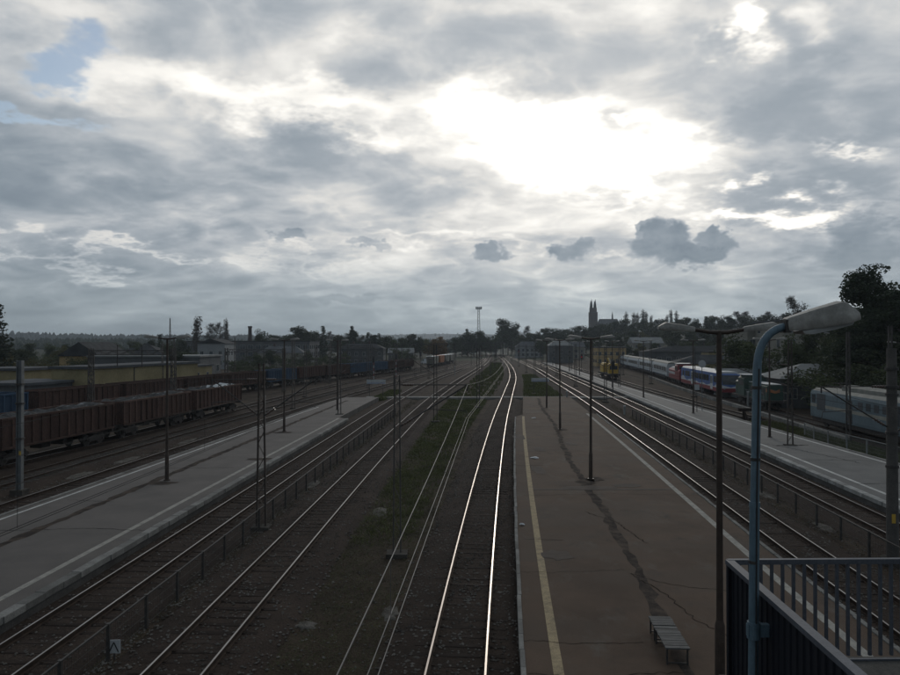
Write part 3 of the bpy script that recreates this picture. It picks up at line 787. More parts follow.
b = MB(); b.box(.36, .41, -.06, .06, 8.15, 8.275); b.build('collar', 'dark_steel', bl)
for zz in (5.9, 6.9, 7.6): MB().tube([(.075 + (zz - 6.45) * .022, 0, zz), (.075 + (zz - 6.45) * .022, 0, zz + .03)], [.049, .049], 12).build('strap', 'dark_steel', bl)
MB().tube([(.03, -.052, .9), (.075, -.049, 6.45), (.105, -.043, 7.80)], .008, 6).build('cable', 'black_paint', bl)
# twin lamps
def twin_lamp(Hh=8.33, mt='brown_steel'):
    root = thing('lamp_post', 'x', 'lamp post')
    b = MB(); b.tube([(0, 0, 1.55), (0, 0, Hh)], [.078, .060], 12); b.build('pole', mt, root, smooth=True)
    b = MB(); b.tube([(0, 0, 0), (0, 0, 1.5), (0, 0, 1.62)], [.115, .11, .08], 12); b.tube([(0, 0, -.03), (0, 0, .06)], [.19, .19], 12); b.box(-.05, .05, -.125, -.105, .7, 1.15); b.build('sleeve', mt, root, smooth=True)
    b = MB(); b.tube([(-.58, 0, Hh + .03), (-.2, 0, Hh - .03), (0, 0, Hh - .04), (.2, 0, Hh - .03), (.58, 0, Hh + .03)], [.04, .045, .055, .045, .04], 10); b.build('arm', mt, root, smooth=True)
    head_obj(.84, .25, .20, (.55, 0, Hh + .03), math.radians(4), 1, root)
    head_obj(.84, .25, .20, (-.55, 0, Hh + .03), math.radians(4), -1, root)
    return root
tl0 = twin_lamp()
used = [False]
def put_lamp(x, y, label, group, rz=0, z=PZ, lean=0):
    if not used[0]: o = tl0; used[0] = True
    else: o = copy_tree(tl0)
    o.location = (x, y, z); o.rotation_euler = (lean, lean * .6, rz)
    o['label'] = label; o['group'] = group
    return o
g2 = 'twin lamps along the brown middle platform'
for i, (y, nm) in enumerate(((16.3, 'brown twin-headed lamp post on the middle platform beside the slatted bench'), (41.4, 'second brown twin-headed lamp post from the bench on the middle platform'),
                             (65.3, 'third brown twin-headed lamp post from the bench on the middle platform'), (87.4, 'brown twin-headed lamp post near the far end of the middle platform'))):
    put_lamp(lampx(y), y, nm, g2, -.08, lean=(0, .004, -.006, .005)[i])
g1 = 'twin lamps on the grey left platform'
put_lamp(-16.6, 41.1, 'brown twin-headed lamp post on the grey left platform beside the brown wagons', g1, -.05)
put_lamp(-15.1, 63.8, 'second brown twin-headed lamp post on the grey left platform, past the lattice mast', g1, -.05)
put_lamp(-13.6, 84.5, 'last brown twin-headed lamp post on the grey left platform near its name board', g1, -.05)
g3 = 'twin lamps along the white-lined right platform'
p3c = lambda y: p3r_(y) - 2.9
for y, nm in ((60.0, 'twin-headed lamp post on the right platform near the pale wire fence'), (80.5, 'twin-headed lamp post on the right platform opposite the railcar nose'),
              (104, 'twin-headed lamp post on the right platform opposite the red locomotive'), (128, 'twin-headed lamp post on right platform before the yellow crane wagon'),
              (152, 'twin-headed lamp post on right platform beside the yellow crane wagon'), (176, 'twin-headed lamp post on right platform just past the yellow crane wagon'),
              (200, 'small distant twin-headed lamp post far along the right platform'), (226, 'small distant twin-headed lamp post far along the right platform'), (252, 'small distant twin-headed lamp post far along the right platform')):
    put_lamp(p3c(y), y, nm, g3, -.1)
put_lamp(45.5, 70.5, 'twin-headed lamp post half hidden by the big pine behind the blue locomotive', 'lamps in the yard', -.1, 0)
# tall floodlight mast far off
fm = thing('floodlight_mast', 'tall pale floodlight mast rising above the far trees', 'floodlight', (24.6, 600, -.3))
b = MB()
for sx in (-1, 1):
    for sy in (-1, 1): b.bar((sx * 1.5, sy * 1.5, 0), (sx * .7, sy * .7, 37.5), .32)
for k in range(14):
    z0, z1 = k * 2.65, (k + 1) * 2.65; r0, r1 = 1.5 - .8 * z0 / 37.5, 1.5 - .8 * z1 / 37.5
    for a, c in (((-r0, -r0), (r1, -r1)), ((r0, r0), (-r1, r1)), ((-r0, r0), (-r1, -r1)), ((r0, -r0), (r1, r1))): b.bar((*a, z0), (*c, z1), .2)
b.build('mast', 'pale_post', fm)
MB().box(-2.6, 2.6, -1.6, 1.6, 37.5, 38.0).build('gallery', 'pale_post', fm)
for sx in (-2.1, -.7, .7, 2.1): MB().box(sx - .55, sx + .55, -1.9, -.9, 38.0, 39.6).build('floodlight', 'grey_steel', fm)

# ------------------------------------------------------------------ stair landing of the footbridge, with its railing
ld = thing('stair_landing', 'navy corrugated landing of the footbridge stairs with barred blue-grey railing', 'staircase', (3.14, 7.86, PZ))
ox, oy, oz = 3.14, 7.86, PZ
FZ, TZ = 4.72 - oz, 5.84 - oz
dxp = -.044
b = MB(); n = 0; y = -.02
prof = []
while y > -5.4:
    for (dy, d) in ((0, 0), (.05, 0), (.06, .014), (.12, .014), (.13, 0)): prof.append((y - dy, d))
    y -= .13
for (yy, d) in prof:
    xx = yy * -dxp * 1.0 + d
    b.v += [(xx, yy, FZ - .22), (xx, yy, TZ - .03)]
for k in range(len(prof) - 1): b.f.append((2 * k, 2 * k + 1, 2 * k + 3, 2 * k + 2)); b.m.append(0)
b.build('side_sheet', 'navy_sheet', ld)
b = MB(); b.bar((-.0, .03, TZ), (-5.4 * -dxp, -5.4, TZ), .09, .05); b.bar((.035, 0, FZ - .2), (.035 - 5.4 * -dxp, -5.4, FZ - .2), .06, .08); b.build('side_cap', 'rail_paint', ld)
b = MB(); b.box(-.035, .02, -.03, .03, FZ - .25, TZ - .02); b.build('corner_post', 'navy_sheet', ld)
b = MB(); b.bar((-.02, .03, TZ), (3.6, .10, TZ), .055, .055); b.build('hand_rail', 'rail_paint', ld)
b = MB(); b.bar((.05, .03, FZ + .012), (3.6, .10, FZ + .012), .03, .02); b.build('lower_rail', 'rail_paint', ld)
bm_ = MB(); bm_.box(-.015, .015, -.015, .015, FZ + .06, TZ - .02); bmm = bm_.mesh('baluster', 'rail_paint')
x = .11
while x < 3.5: inst('baluster', bmm, ld, (x, .03 + x * .0195, 0)); x += .1235
b = MB(); b.box(.06, 3.7, -5.4, .16, FZ - .22, FZ); b.build('floor_slab', 'deck_concrete', ld)
b = MB(); b.box(-.06, 3.7, -.05, .20, FZ - .42, FZ - .225); b.build('edge_beam', 'navy_sheet', ld)
for (cx, cy) in ((.5, -.4), (3.2, -.4), (.5, -4.6), (3.2, -4.6)):
    b = MB(); b.box(cx - .12, cx + .12, cy - .12, cy + .12, -.02, FZ - .22); b.box(cx - .22, cx + .22, cy - .22, cy + .22, -.02, .04); b.build('column', 'navy_sheet', ld)
for k in range(26):
    b = MB(); z = FZ - .17 - k * .17
    if z < .1: break
    b.box(3.72 + k * .29, 3.72 + k * .29 + .31, -5.3, -3.0, z - .05, z); b.build('step', 'deck_concrete', ld)
b = MB()
for yy in (-5.25, -3.05): b.bar((3.72, yy, FZ - .22), (3.72 + 26 * .29, yy, FZ - .22 - 26 * .17), .06, .24)
b.build('stringer', 'navy_sheet', ld)

# ------------------------------------------------------------------ bench
bn = thing('bench', 'backless grey slatted bench in two sections on the middle platform', 'bench', (5.68, 17.5, PZ), -.07)
def bench_section(y0, y1, n):
    sb = MB(); w = (y1 - y0) / n
    sb.box(-.30, .30, -w / 2 + .006, w / 2 - .006, .415, .45); me = sb.mesh('slat', 'bench_wood')
    for k in range(n): inst('slat', me, bn, (RS.uniform(-.008, .008), y0 + (k + .5) * w, RS.uniform(-.004, .004)))
    b = MB()
    for sx in (-.25, .25): b.box(sx - .02, sx + .02, y0 + .03, y1 - .03, .375, .414)
    b.build('frame', 'dark_steel', bn)
    for yy in (y0 + .07, y1 - .07):
        for sx in (-.25, .25): MB().box(sx - .02, sx + .02, yy - .02, yy + .02, 0, .376).build('leg', 'dark_steel', bn)
        MB().box(-.228, .228, yy - .015, yy + .015, .03, .06).build('stretcher', 'dark_steel', bn)
bench_section(0, 1.36, 9); bench_section(1.42, 2.05, 4)

# ------------------------------------------------------------------ small board on the left fence
sb_ = thing('track_sign', 'small square white board with black chevron at foot of left fence', 'sign', (mid12(19.3) + .14, 19.15, -.34), .05)
b = MB(); b.box(-.02, .02, -.02, .02, 0, .30); b.build('post', 'dark_steel', sb_)
b = MB(); b.box(-.17, .17, -.045, -.021, .20, .56); b.build('board', 'sign_white', sb_)
b = MB(); b.bar((-.12, -.048, .24), (0, -.048, .50), .03, .006, up=(0, 1, 0)); b.bar((.12, -.050, .24), (0, -.050, .50), .03, .006, up=(0, 1, 0)); b.build('chevron', 'black_paint', sb_)

# ------------------------------------------------------------------ overhead line
def ins(b, p0, p1):
    p0, p1 = Vector(p0), Vector(p1); pts, r = [], []
    for k in range(9): pts.append(p0.lerp(p1, k / 8)); r.append(.035 if k % 2 else .065)
    b.tube(pts, r, 8)
def arm(root, dx, zc=5.25, zm=6.6, zs=4.9, px=0.16):
    s = 1 if dx > 0 else -1
    a = inst('cantilever', None, root) if False else None
    t = MB(); t.tube([(s * px, 0, zm), (dx, 0, zm)], .022, 8); o = t.build('cantilever', 'dark_steel', root, smooth=True)
    t = MB(); t.tube([(s * px, 0, zs), (dx - s * .05, 0, zm - .03)], .03, 8); t.build('strut', 'dark_steel', o, smooth=True)
    f = .42; q = (s * px + (dx - s * px) * f, 0, zs + (zm - zs) * f)
    t = MB(); t.tube([q, (dx - s * .05, 0, q[2] - .08), (dx, 0, zc + .06)], .017, 7); t.tube([(dx, 0, zm), (dx, 0, zm - .25)], .03, 7); t.build('registration_arm', 'dark_steel', o, smooth=True)
    t = MB(); v = Vector((dx - s * px, 0, zm - zs)).normalized()
    ins(t, (s * (px + .12), 0, zm), (s * (px + .55), 0, zm)); t.build('insulator', 'insulator', o, smooth=True)
    t = MB(); p = Vector((s * px, 0, zs)); ins(t, p + v * .15, p + v * .6); t.build('insulator', 'insulator', o, smooth=True)
def lattice_pole(label, x, y, h, group, arms=(), w0=.40, w1=.22, z=-.35, mt='dark_steel', rz=0, cs=.085):
    root = thing('catenary_mast', label, 'catenary mast', (x, y, z), rz, group)
    for s in (-1, 1):
        b = MB(); b.bar((s * w0 / 2, 0, 0), (s * w1 / 2, 0, h), cs, cs * 1.6); b.build('leg', mt, root)
    b = MB(); n = int(h / .62)
    for k in range(n):
        z0, z1 = .35 + k * (h - .45) / n, .35 + (k + 1) * (h - .45) / n; s = 1 if k % 2 else -1
        a0, a1 = w0 + (w1 - w0) * z0 / h, w0 + (w1 - w0) * z1 / h
        for yy in (-.055, .055): b.bar((s * a0 / 2, yy, z0), (-s * a1 / 2, yy, z1), .035, .012)
    b.build('lacing', mt, root)
    MB().box(-.42, .42, -.35, .35, -.3, .16).build('footing', 'footing', root)
    for dx in arms: arm(root, dx, zc=5.25 - z, zm=6.6 - z, zs=4.9 - z, px=w1 / 2 + .02)
    return root
gm = 'overhead line masts among the tracks'
lattice_pole('dark lattice catenary mast in the grass strip beside the curved shiny track', -2.15, 28.5, 7.35, gm, (2.86,), .30, .20, mt='mast_grey', cs=.055)
lattice_pole('dark two-legged lattice catenary mast at the low fence beside the grey platform', mid12(32.6), 32.6, 7.7, gm, (2.5, -2.3), .42, .20, mt='rusty_steel', cs=.07)
lattice_pole('dark catenary mast in the grass strip with an arm to the left track', -1.6, 76.4, 8.4, gm, (-2.7,), .36, .28)
lattice_pole('dark catenary mast in the grass strip near the pedestrian crossing', 3.75, 93.7, 8.0, gm, (3.5,), .36, .26)
lattice_pole('lattice catenary mast standing on the white-lined right platform', 26.8, 55.2, 8.4, gm, (-4.9,), .42, .24, z=PZ - .1, mt='rusty_steel', cs=.07)
lattice_pole('thick catenary mast on the grey left platform near its far end', -12.5, 79.2, 8.6, gm, (3.0,), .34, .26, z=PZ - .1)
lattice_pole('catenary mast with signal at the far end of the right fence', midR(102), 102, 8.2, gm, (-3.0, 2.6), .34, .26)
lattice_pole('lattice catenary mast beside the front of the blue locomotive', 34.4, 60.5, 9.6, gm, (), .36, .22)
lattice_pole('tall lattice catenary mast behind the pale wire fence', 34.9, 55.5, 10.0, gm, (), .40, .24)
for path_a, path_b, ysq, wh in ((L1, M_, (140, 185, 235, 290, 350, 420, 500, 600), 'between the curved track and the track left of it'), (M_, R1, (150, 205, 262, 330, 410), 'right of the curved track past the middle platform'), (L2, L3, (128, 172, 222, 285), 'in line with the grey left platform beyond its end'), (R2, R3, (130, 165, 210, 262, 320, 390), 'in line with the white-lined right platform'), (L5, L6, (150, 200, 255), 'beside the blue and brown farther wagons'), (L3, L4, (92, 134, 182, 240), 'between the two tracks left of the grey platform'), (L4, L5, (112, 160, 215), 'beside the siding of the nearer brown wagons'), (R3, R4, (112, 148, 190, 245), 'between the yellow crane wagon track and the coaches'), (R1, R2, (140, 182, 236), 'beyond the far end of the right fence')):
    for y in ysq:
        x = (path_a(y) + path_b(y)) / 2
        lattice_pole('distant dark catenary mast ' + wh, x, y, 8.4 + RS.uniform(-.5, .8), 'far overhead line masts', (path_a(y) - x,) if abs(path_a(y) - x) < 5 else (-3.0,), .36, .26)
for x, y in ((-46, 112), (-43, 140), (-38, 168), (-29, 198), (-20, 232), (-52, 132), (-34, 214)):
    lattice_pole('thin dark mast in the scrub behind the farther wagon row', x, y, 9.0 + RS.uniform(-.6, 1.0), 'masts behind the farther wagons', (), .30, .20, cs=.07)
# steel beam mast at far left, pale
hp = thing('catenary_mast', 'pale grey steel beam catenary mast standing before the brown wagons', 'catenary mast', (-24.55, 40, -.4), 0, gm)
b = MB(); b.box(-.15, -.125, -.13, .13, 0, 7.7); b.box(.125, .15, -.13, .13, 0, 7.7); b.box(-.124, .124, -.012, .012, 0, 7.7)
b.build('beam', 'grey_steel', hp)
for z in (3.2, 5.2, 6.3): MB().box(-.20, .20, -.16, .16, z, z + .10).build('clamp', 'dark_steel', hp)
MB().box(-.36, .36, -.36, .36, -.3, .35).build('footing', 'footing', hp)
MB().box(.03, .152, -.145, -.131, 2.3, 2.55).build('number_plate', 'yellow_paint', hp)
# round mast at right with arm over the right track
rp = thing('catenary_mast', 'thick dark catenary mast at the right fence with slanting arm over the track', 'catenary mast', (17.22, 27.3, -.36), 0, gm)
b = MB(); b.tube([(0, 0, 0), (0, 0, 8.45)], [.225, .175], 16); b.build('pole', 'mast_grey', rp, smooth=True)
MB().tube([(0, 0, -.2), (0, 0, .3)], [.42, .42], 16).build('footing', 'footing', rp)
MB().box(-.16, -.02, -.236, -.218, 1.7, 2.05).build('number_plate', 'yellow_paint', rp)
for z in (3.8, 5.1, 6.6, 6.9, 7.6): MB().tube([(0, 0, z), (0, 0, z + .1)], [.235, .235], 14).build('clamp', 'dark_steel', rp)
arm(rp, -2.75, 5.61, 6.96, 5.4, .2); arm(rp, 2.45, 5.61, 6.96, 5.2, .2)
# portal gantries over the goods sidings
def gantry(label, y, x0, x1, zb, drops):
    root = thing('portal_gantry', label, 'gantry', (x0, y, -.36), 0, 'portal gantries over the goods sidings')
    w = x1 - x0; zb += .36
    for x in (0, w):
        b = MB()
        for sx in (-.25, .25):
            for sy in (-.25, .25): b.bar((x + sx, sy, 0), (x + sx * .8, sy * .8, zb + .5), .09)
        n = int(zb / .9)
        for k in range(n):
            z0, z1 = k * zb / n, (k + 1) * zb / n; s = 1 if k % 2 else -1
            for sy in (-.25, .25): b.bar((x - s * .25, sy, z0), (x + s * .25, sy, z1), .05)
            for sx in (-.25, .25): b.bar((x + sx, -s * .25, z0), (x + sx, s * .25, z1), .05)
        b.build('column', 'dark_steel', root)
    b = MB()
    for sy in (-.25, .25):
        for z in (zb - .25, zb + .25): b.bar((0, sy, z), (w, sy, z), .09)
        n = int(w / .8)
        for k in range(n): b.bar((w * k / n, sy, zb + (.25 if k % 2 else -.25)), (w * (k + 1) / n, sy, zb - (.25 if k % 2 else -.25)), .05)
    b.build('beam', 'dark_steel', root)
    for d in drops:
        t = MB(); t.tube([(d - x0, 0, zb + .9), (d - x0, 0, zb - 1.6)], .06, 8); t.tube([(d - x0, 0, zb - 1.5), (d - x0 - .9, 0, zb - 1.7)], .03, 8); t.build('drop_tube', 'dark_steel', root, smooth=True)
gantry('lattice portal gantry in front of the yellow warehouse', 80, -41.0, -31.6, 7.2, (-38.0, -35.2))
gantry('lattice portal gantry over wagons past the yellow warehouse', 124, -39.6, -29.4, 6.9, (-36.0, -33))
gantry('lattice portal gantry over the bend of the far wagons', 178, -34, -20, 7.4, (-30, -26))
gantry('small far lattice portal gantry before the distant trees', 262, -18, 2, 7.8, (-12, -7, -2))
gantry('small far lattice portal gantry before the autumn tree', 330, -6, 24, 8.0, (2, 12))
gantry('wide far lattice portal gantry where the tracks converge', 400, 15, 52, 8.4, (22, 32, 44))
# wires
def wires(label, path, sup, z=(5.25, 6.6), zig=.3, sag=.75, wm='wire_dark'):
    root = thing('overhead_wires', label, 'overhead wires', (0, 0, 0), 0, 'overhead wires along the tracks')
    m, c1, c2, d = MB(), MB(), MB(), MB()
    for i, (ya, yb) in enumerate(zip(sup[:-1], sup[1:])):
        sa, sb = (zig, -zig) if i % 2 == 0 else (-zig, zig); n = max(4, int((yb - ya) / 4)); pm, pc = [], []
        for k in range(n + 1):
            t = k / n; y = ya + (yb - ya) * t
            x = path(ya) * (1 - t) + path(yb) * t + sa * (1 - t) + sb * t
            pm.append((x, y, z[1] - sag * 4 * t * (1 - t))); pc.append((x, y, z[0] - .05 * 4 * t * (1 - t)))
            if 0 < k < n and k % 2 == 0: d.tube([pm[-1], pc[-1]], .004, 4)
        m.tube(pm, .0075, 5); c1.tube([(a - .05, b_, c) for a, b_, c in pc], .0065, 5); c2.tube([(a + .05, b_, c) for a, b_, c in pc], .0065, 5)
    m.build('messenger_wire', wm, root); c1.build('contact_wire', wm, root); c2.build('contact_wire', wm, root); d.build('droppers', wm, root)
wires('overhead wires above the curved shiny middle track', M_, [-34, 28.5, 93.7, 140, 185, 235, 290], wm='wire')
wires('overhead wires above the track beside the grass strip', L1, [-30, 32.6, 76.4, 140, 185, 235])
wires('overhead wires above the track along the grey platform', L2, [-30, 32.6, 79.2, 128, 172])
wires('overhead wires above the track right of the middle platform', R1, [-30, 27.3, 102, 150, 205])
wires('overhead wires above the track along the white-lined right platform', R2, [-30, 27.3, 55.2, 102, 150])

# ------------------------------------------------------------------ signals, boards, posts
def signal(label, x, y, h, lit=None, striped=True, z=-.36, face=-1):
    root = thing('railway_signal', label, 'signal', (x, y, z), 0, 'railway signals')
    n = 7 if striped else 1
    for k in range(n): MB().tube([(0, 0, h * k / n), (0, 0, h * (k + 1) / n)], .075, 10).build('mast', ('sign_white' if k % 2 else 'red_paint') if striped else 'dark_steel', root, smooth=True)
    b = MB(); b.prism([(-.26, h), (.26, h), (.26, h + 1.2), (.16, h + 1.4), (-.16, h + 1.4), (-.26, h + 1.2)], 'y', -.16, .10); b.build('head', 'black_paint', root)
    for k in range(4):
        zz = h + .22 + k * .29
        b = MB(); b.tube([(0, -.165, zz), (0, -.19, zz)], [.09, .09], 12); b.build('lens', 'signal_red' if lit == k else 'train_window', root)
        b = MB(); b.tube([(0, -.162, zz + .02), (0, -.32, zz + .04)], [.115, .115], 12, caps=False); b.build('hood', 'black_paint', root)
    MB().box(-.3, .3, -.3, .3, -.2, .15).build('footing', 'footing', root)
    return root
signal('striped railway signal beside the blue wagons near the grey platform end', -17.0, 156, 4.3)
signal('striped railway signal left of the parked white vehicles', -13.4, 174, 4.6)
signal('dark railway signal in front of the parked white vehicles', -8.6, 205, 4.8, striped=False)
signal('railway signal showing red beside the yellow crane wagon', 37.2, 198, 4.2, lit=1, striped=False)
signal('railway signal showing a dim red far up the curved track', 31.5, 320, 4.2, lit=1, striped=False)
signal('dark railway signal at the crossing by the right platform', 25.0, 107.5, 4.6, striped=False)
def board(label, x, y, w, h, zt, z=-.36, posts=2):
    root = thing('name_board', label, 'sign', (x, y, z), 0, 'platform name boards')
    MB().box(-w / 2, w / 2, -.04, .04, zt - h, zt).build('panel', 'sign_white', root)
    MB().box(-w / 2 + .1, w / 2 - .1, -.046, -.041, zt - h + .08, zt - h + .14).build('stripe', 'sign_blue', root)
    for s in ((-.35, .35) if posts == 2 else (0,)): MB().box(s * w - .04, s * w + .04, .041, .10, 0, zt - .06).build('post', 'dark_steel', root)
board('white name board on posts past the end of the middle platform', 15.6, 121, 3.1, .62, 2.6)
board('white name board on posts at the end of the grey left platform', -11.6, 110, 3.0, .65, 2.9)
def small_sign(label, x, y, h, kind, z=PZ):
    root = thing('sign_post', label, 'sign', (x, y, z), 0, 'small signs on the right platform')
    MB().tube([(0, 0, 0), (0, 0, h)], .045, 8).build('post', 'grey_steel' if kind == 'round' else 'dark_steel', root, smooth=True)
    b = MB()
    if kind == 'round':
        b.tube([(0, -.05, h + .25), (0, -.08, h + .25)], [.45, .45], 20)
    else: b.box(-.28, .28, -.08, -.05, h - .55, h + .1)
    b.build('panel', 'sign_white', root)
small_sign('round white sign on a post on the right platform', 30.05, 83.5, 5.3, 'round')
small_sign('square white sign on a post on the right platform', 28.9, 82, 3.1, 'square')
def marker(label, x, y, h, z=-.36):
    root = thing('marker_post', label, 'post', (x, y, z), 0, 'low white marker posts')
    MB().box(-.10, .10, -.08, .08, 0, h).build('post', 'pale_post', root)
    MB().box(-.13, .13, -.09, .09, h, h + .12).build('cap', 'sign_white', root)
marker('low white marker post between the grass strip and left tracks', 1.3, 186, 2.4)
marker('white-capped concrete post in the ballast between sidings', -19.6, 74, 3.0)
marker('low white marker post beside the right fence end', midR(84) - .3, 84.5, 1.0)
marker('tall white post standing before the dark green locomotive', 38.5, 90.5, 2.3)
marker('low white post beside the pedestrian crossing', p2r(103) - .4, 104.3, .8, PZ)

# litter on the platform
for x, y, w, lb in ((5.92, 49.0, .38, 'white crumpled plastic bag lying beyond the pale seam on the middle platform'), (3.18, 31.0, .13, 'small white paper scrap near the yellow line on the middle platform'),
                (9.0, 75, .3, 'white scrap lying between two lamp posts on the middle platform')):
    b = MB(); nn = 9; b.v.append((0, 0, .09))
    for r, zz in ((.5, .07), (1, .012)):
        for k in range(nn):
            t = 2 * PI * k / nn; q = r * w * RS.uniform(.7, 1.1); b.v.append((q * math.cos(t), q * .9 * math.sin(t), zz + RS.uniform(-.01, .03)))
    for k in range(nn):
        j = (k + 1) % nn; b.f += [(0, 1 + k, 1 + j), (1 + k, 1 + nn + k, 1 + nn + j, 1 + j)]; b.m += [0, 0]
    o = b.build('litter', 'litter', None, loc=(x, y, PZ + .006)); tag(o, lb, 'litter')

# ------------------------------------------------------------------ goods wagons
def wheelset(parent, y, mt='wheel'):
    for s in (-.75, .75):
        b = MB(); b.tube([(s - .065, y, .46), (s + .065, y, .46)], [.46, .46], 18); b.tube([(s - .07 * (1 if s > 0 else -1) - .03, y, .46), (s - .07 * (1 if s > 0 else -1) + .03, y, .46)], [.49, .49], 18)
        b.build('wheel', mt, parent, smooth=True)
def bogie(root, yc, wb=1.8):
    b = MB()
    for s in (-1, 1):
        b.prism([(yc - wb / 2 - .3, .42), (yc - wb / 2 - .3, .66), (yc - .5, .80), (yc + .5, .80), (yc + wb / 2 + .3, .66), (yc + wb / 2 + .3, .42), (yc + .5, .36), (yc - .5, .36)], 'x', s * .98 - .07, s * .98 + .07)
        for e in (-1, 1): b.tube([(s * 1.06, yc + e * wb / 2, .46), (s * 1.12, yc + e * wb / 2, .46)], .14, 10)
    b.box(-.95, .95, yc - .25, yc + .25, .50, .92)
    o = b.build('bogie', 'wagon_frame', root)
    for e in (-1, 1): wheelset(o, yc + e * wb / 2)
def buffers(root, ye, z=1.06):
    for e in (-1, 1):
        for s in (-.87, .87):
            b = MB(); b.tube([(s, e * (ye - .62), z), (s, e * (ye - .1), z)], [.10, .085], 10); b.tube([(s, e * (ye - .1), z), (s, e * ye, z)], [.23, .22], 14); b.build('buffer', 'wagon_frame', root, smooth=True)
def goods_wagon(color, load):
    root = thing('goods_wagon', 'x', 'goods wagon')
    L, Wd, z0, z1 = 12.8, 2.76, 1.24, 3.22
    b = MB(); t = .05
    b.box(-Wd / 2, -Wd / 2 + t, -L / 2, L / 2, z0, z1); b.box(Wd / 2 - t, Wd / 2, -L / 2, L / 2, z0, z1)
    b.box(-Wd / 2 + t, Wd / 2 - t, -L / 2, -L / 2 + t, z0, z1); b.box(-Wd / 2 + t, Wd / 2 - t, L / 2 - t, L / 2, z0, z1)
    b.box(-Wd / 2 + t, Wd / 2 - t, -L / 2 + t, L / 2 - t, z0, z0 + .06)
    body = b.build('body', color, root)
    rb = MB(); rb.prism([(-.075, z0 + .05), (.075, z0 + .05), (.075, z1 - .12), (-.075, z1 - .12)], 'x', 0, .095); rm = rb.mesh('rib', color)
    for s in (-1, 1):
        for k in range(14):
            o = inst('rib', rm, body, (s * (Wd / 2 + .001) - (.095 if s < 0 else 0), -L / 2 + .12 + k * (L - .24) / 13, 0))
        MB().bar((s * (Wd / 2 + .03), -L / 2, z1 - .03), (s * (Wd / 2 + .03), L / 2, z1 - .03), .14, .16).build('top_chord', color, body)
        MB().bar((s * (Wd / 2 + .03), -L / 2, z0 - .02), (s * (Wd / 2 + .03), L / 2, z0 - .02), .16, .14).build('bottom_chord', color, body)
    for e in (-1, 1):
        MB().bar((-Wd / 2, e * (L / 2 + .04), z1 - .05), (Wd / 2, e * (L / 2 + .04), z1 - .05), .09, .16).build('end_chord', color, body)
        for s in (-.8, 0, .8): MB().box(s - .07, s + .07, e * (L / 2 + .045) - .045, e * (L / 2 + .045) + .045, z0, z1 - .14).build('end_rib', color, body)
    b = MB()
    for s in (-.55, .55): b.box(s - .09, s + .09, -L / 2 - .05, L / 2 + .05, .94, 1.17)
    b.box(-1.3, 1.3, -L / 2 - .1, -L / 2 + .1, .88, 1.2); b.box(-1.3, 1.3, L / 2 - .1, L / 2 + .1, .88, 1.2)
    b.box(-.45, .45, -1.2, -.2, .55, .93); b.tube([(-.9, .8, .75), (.9, .8, .75)], .2, 10)
    b.build('underframe', 'wagon_frame', root)
    bogie(root, -4.5); bogie(root, 4.5); buffers(root, 7.02)
    if load:
        b = MB(); nx_, ny_ = 7, 36
        for j in range(ny_ + 1):
            for i in range(nx_ + 1):
                e = 0 if i in (0, nx_) or j in (0, ny_) else 1
                b.v.append((-1.32 + 2.64 * i / nx_, -6.34 + 12.68 * j / ny_, 2.95 + e * (RS.rand() * .32 + .14 * math.sin(j * .8) + .05)))
        for j in range(ny_):
            for i in range(nx_): b.f.append((j * (nx_ + 1) + i, j * (nx_ + 1) + i + 1, (j + 1) * (nx_ + 1) + i + 1, (j + 1) * (nx_ + 1) + i)); b.m.append(1 if load == 'white' and RS.rand() < .6 and 16 < j < 34 else 0)
        b.build('load', ['wagon_load', 'white_load'], root)
    return root
def on_track(o, path, y, label, group=None, z=0):
    o.location = (path(y), y, z); o.rotation_euler = (0, 0, path.ang(y)); o['label'] = label
    if group: o['group'] = group
wa = goods_wagon('wagon_brown', 'scrap'); wb_ = goods_wagon('wagon_brown', 'white'); wc = goods_wagon('wagon_blue', None); wd = goods_wagon('wagon_brown', None)
gA = 'brown wagons on the siding beside the left platform'
on_track(wb_, L5, 81.0, 'brown open wagon heaped with white load, last of the nearer row', gA)
on_track(wa, L5, 66.95, 'brown open wagon with scrap load, next to the one heaped white', gA)
on_track(copy_tree(wa), L5, 52.9, 'brown open wagon with scrap load behind the pale steel beam mast', gA)
on_track(copy_tree(wd), L5, 38.9, 'dark brown wagon in the nearer row, cut by the picture edge', gA)
gB = 'open wagons in the farther row'
seq = [(66, 'b', 'blue open wagon in the farther row left of the yellow warehouse'), (79.8, 'n', 'brown open wagon in the farther row below the grey lean-to wall'), (93.6, 'n', 'brown open wagon in the farther row below the yellow warehouse'),
       (107.4, 'n', 'brown open wagon in farther row just past the yellow warehouse'), (121.1, 'n', 'brown open wagon coupled before the first blue one past the warehouse'), (134.8, 'b', 'blue open wagon between two brown ones past the lattice mast'),
       (148.4, 'n', 'brown open wagon coupled after the blue one past the lattice mast'), (161.8, 'n', 'brown open wagon before the two distant blue wagons'), (175, 'b', 'first of two distant blue open wagons beyond the name board'),
       (187.9, 'b', 'second of two distant blue open wagons beyond the name board'), (200.7, 'n', 'small far brown wagon near the parked white vehicles'), (213.4, 'n', 'last far brown wagon near the parked white vehicles')]
fb = fn = True
for y, k, lb in seq:
    if k == 'b':
        o = wc if fb else copy_tree(wc); fb = False
    else:
        o = wd if fn else copy_tree(wd); fn = False
    on_track(o, L6, y, lb, gB)

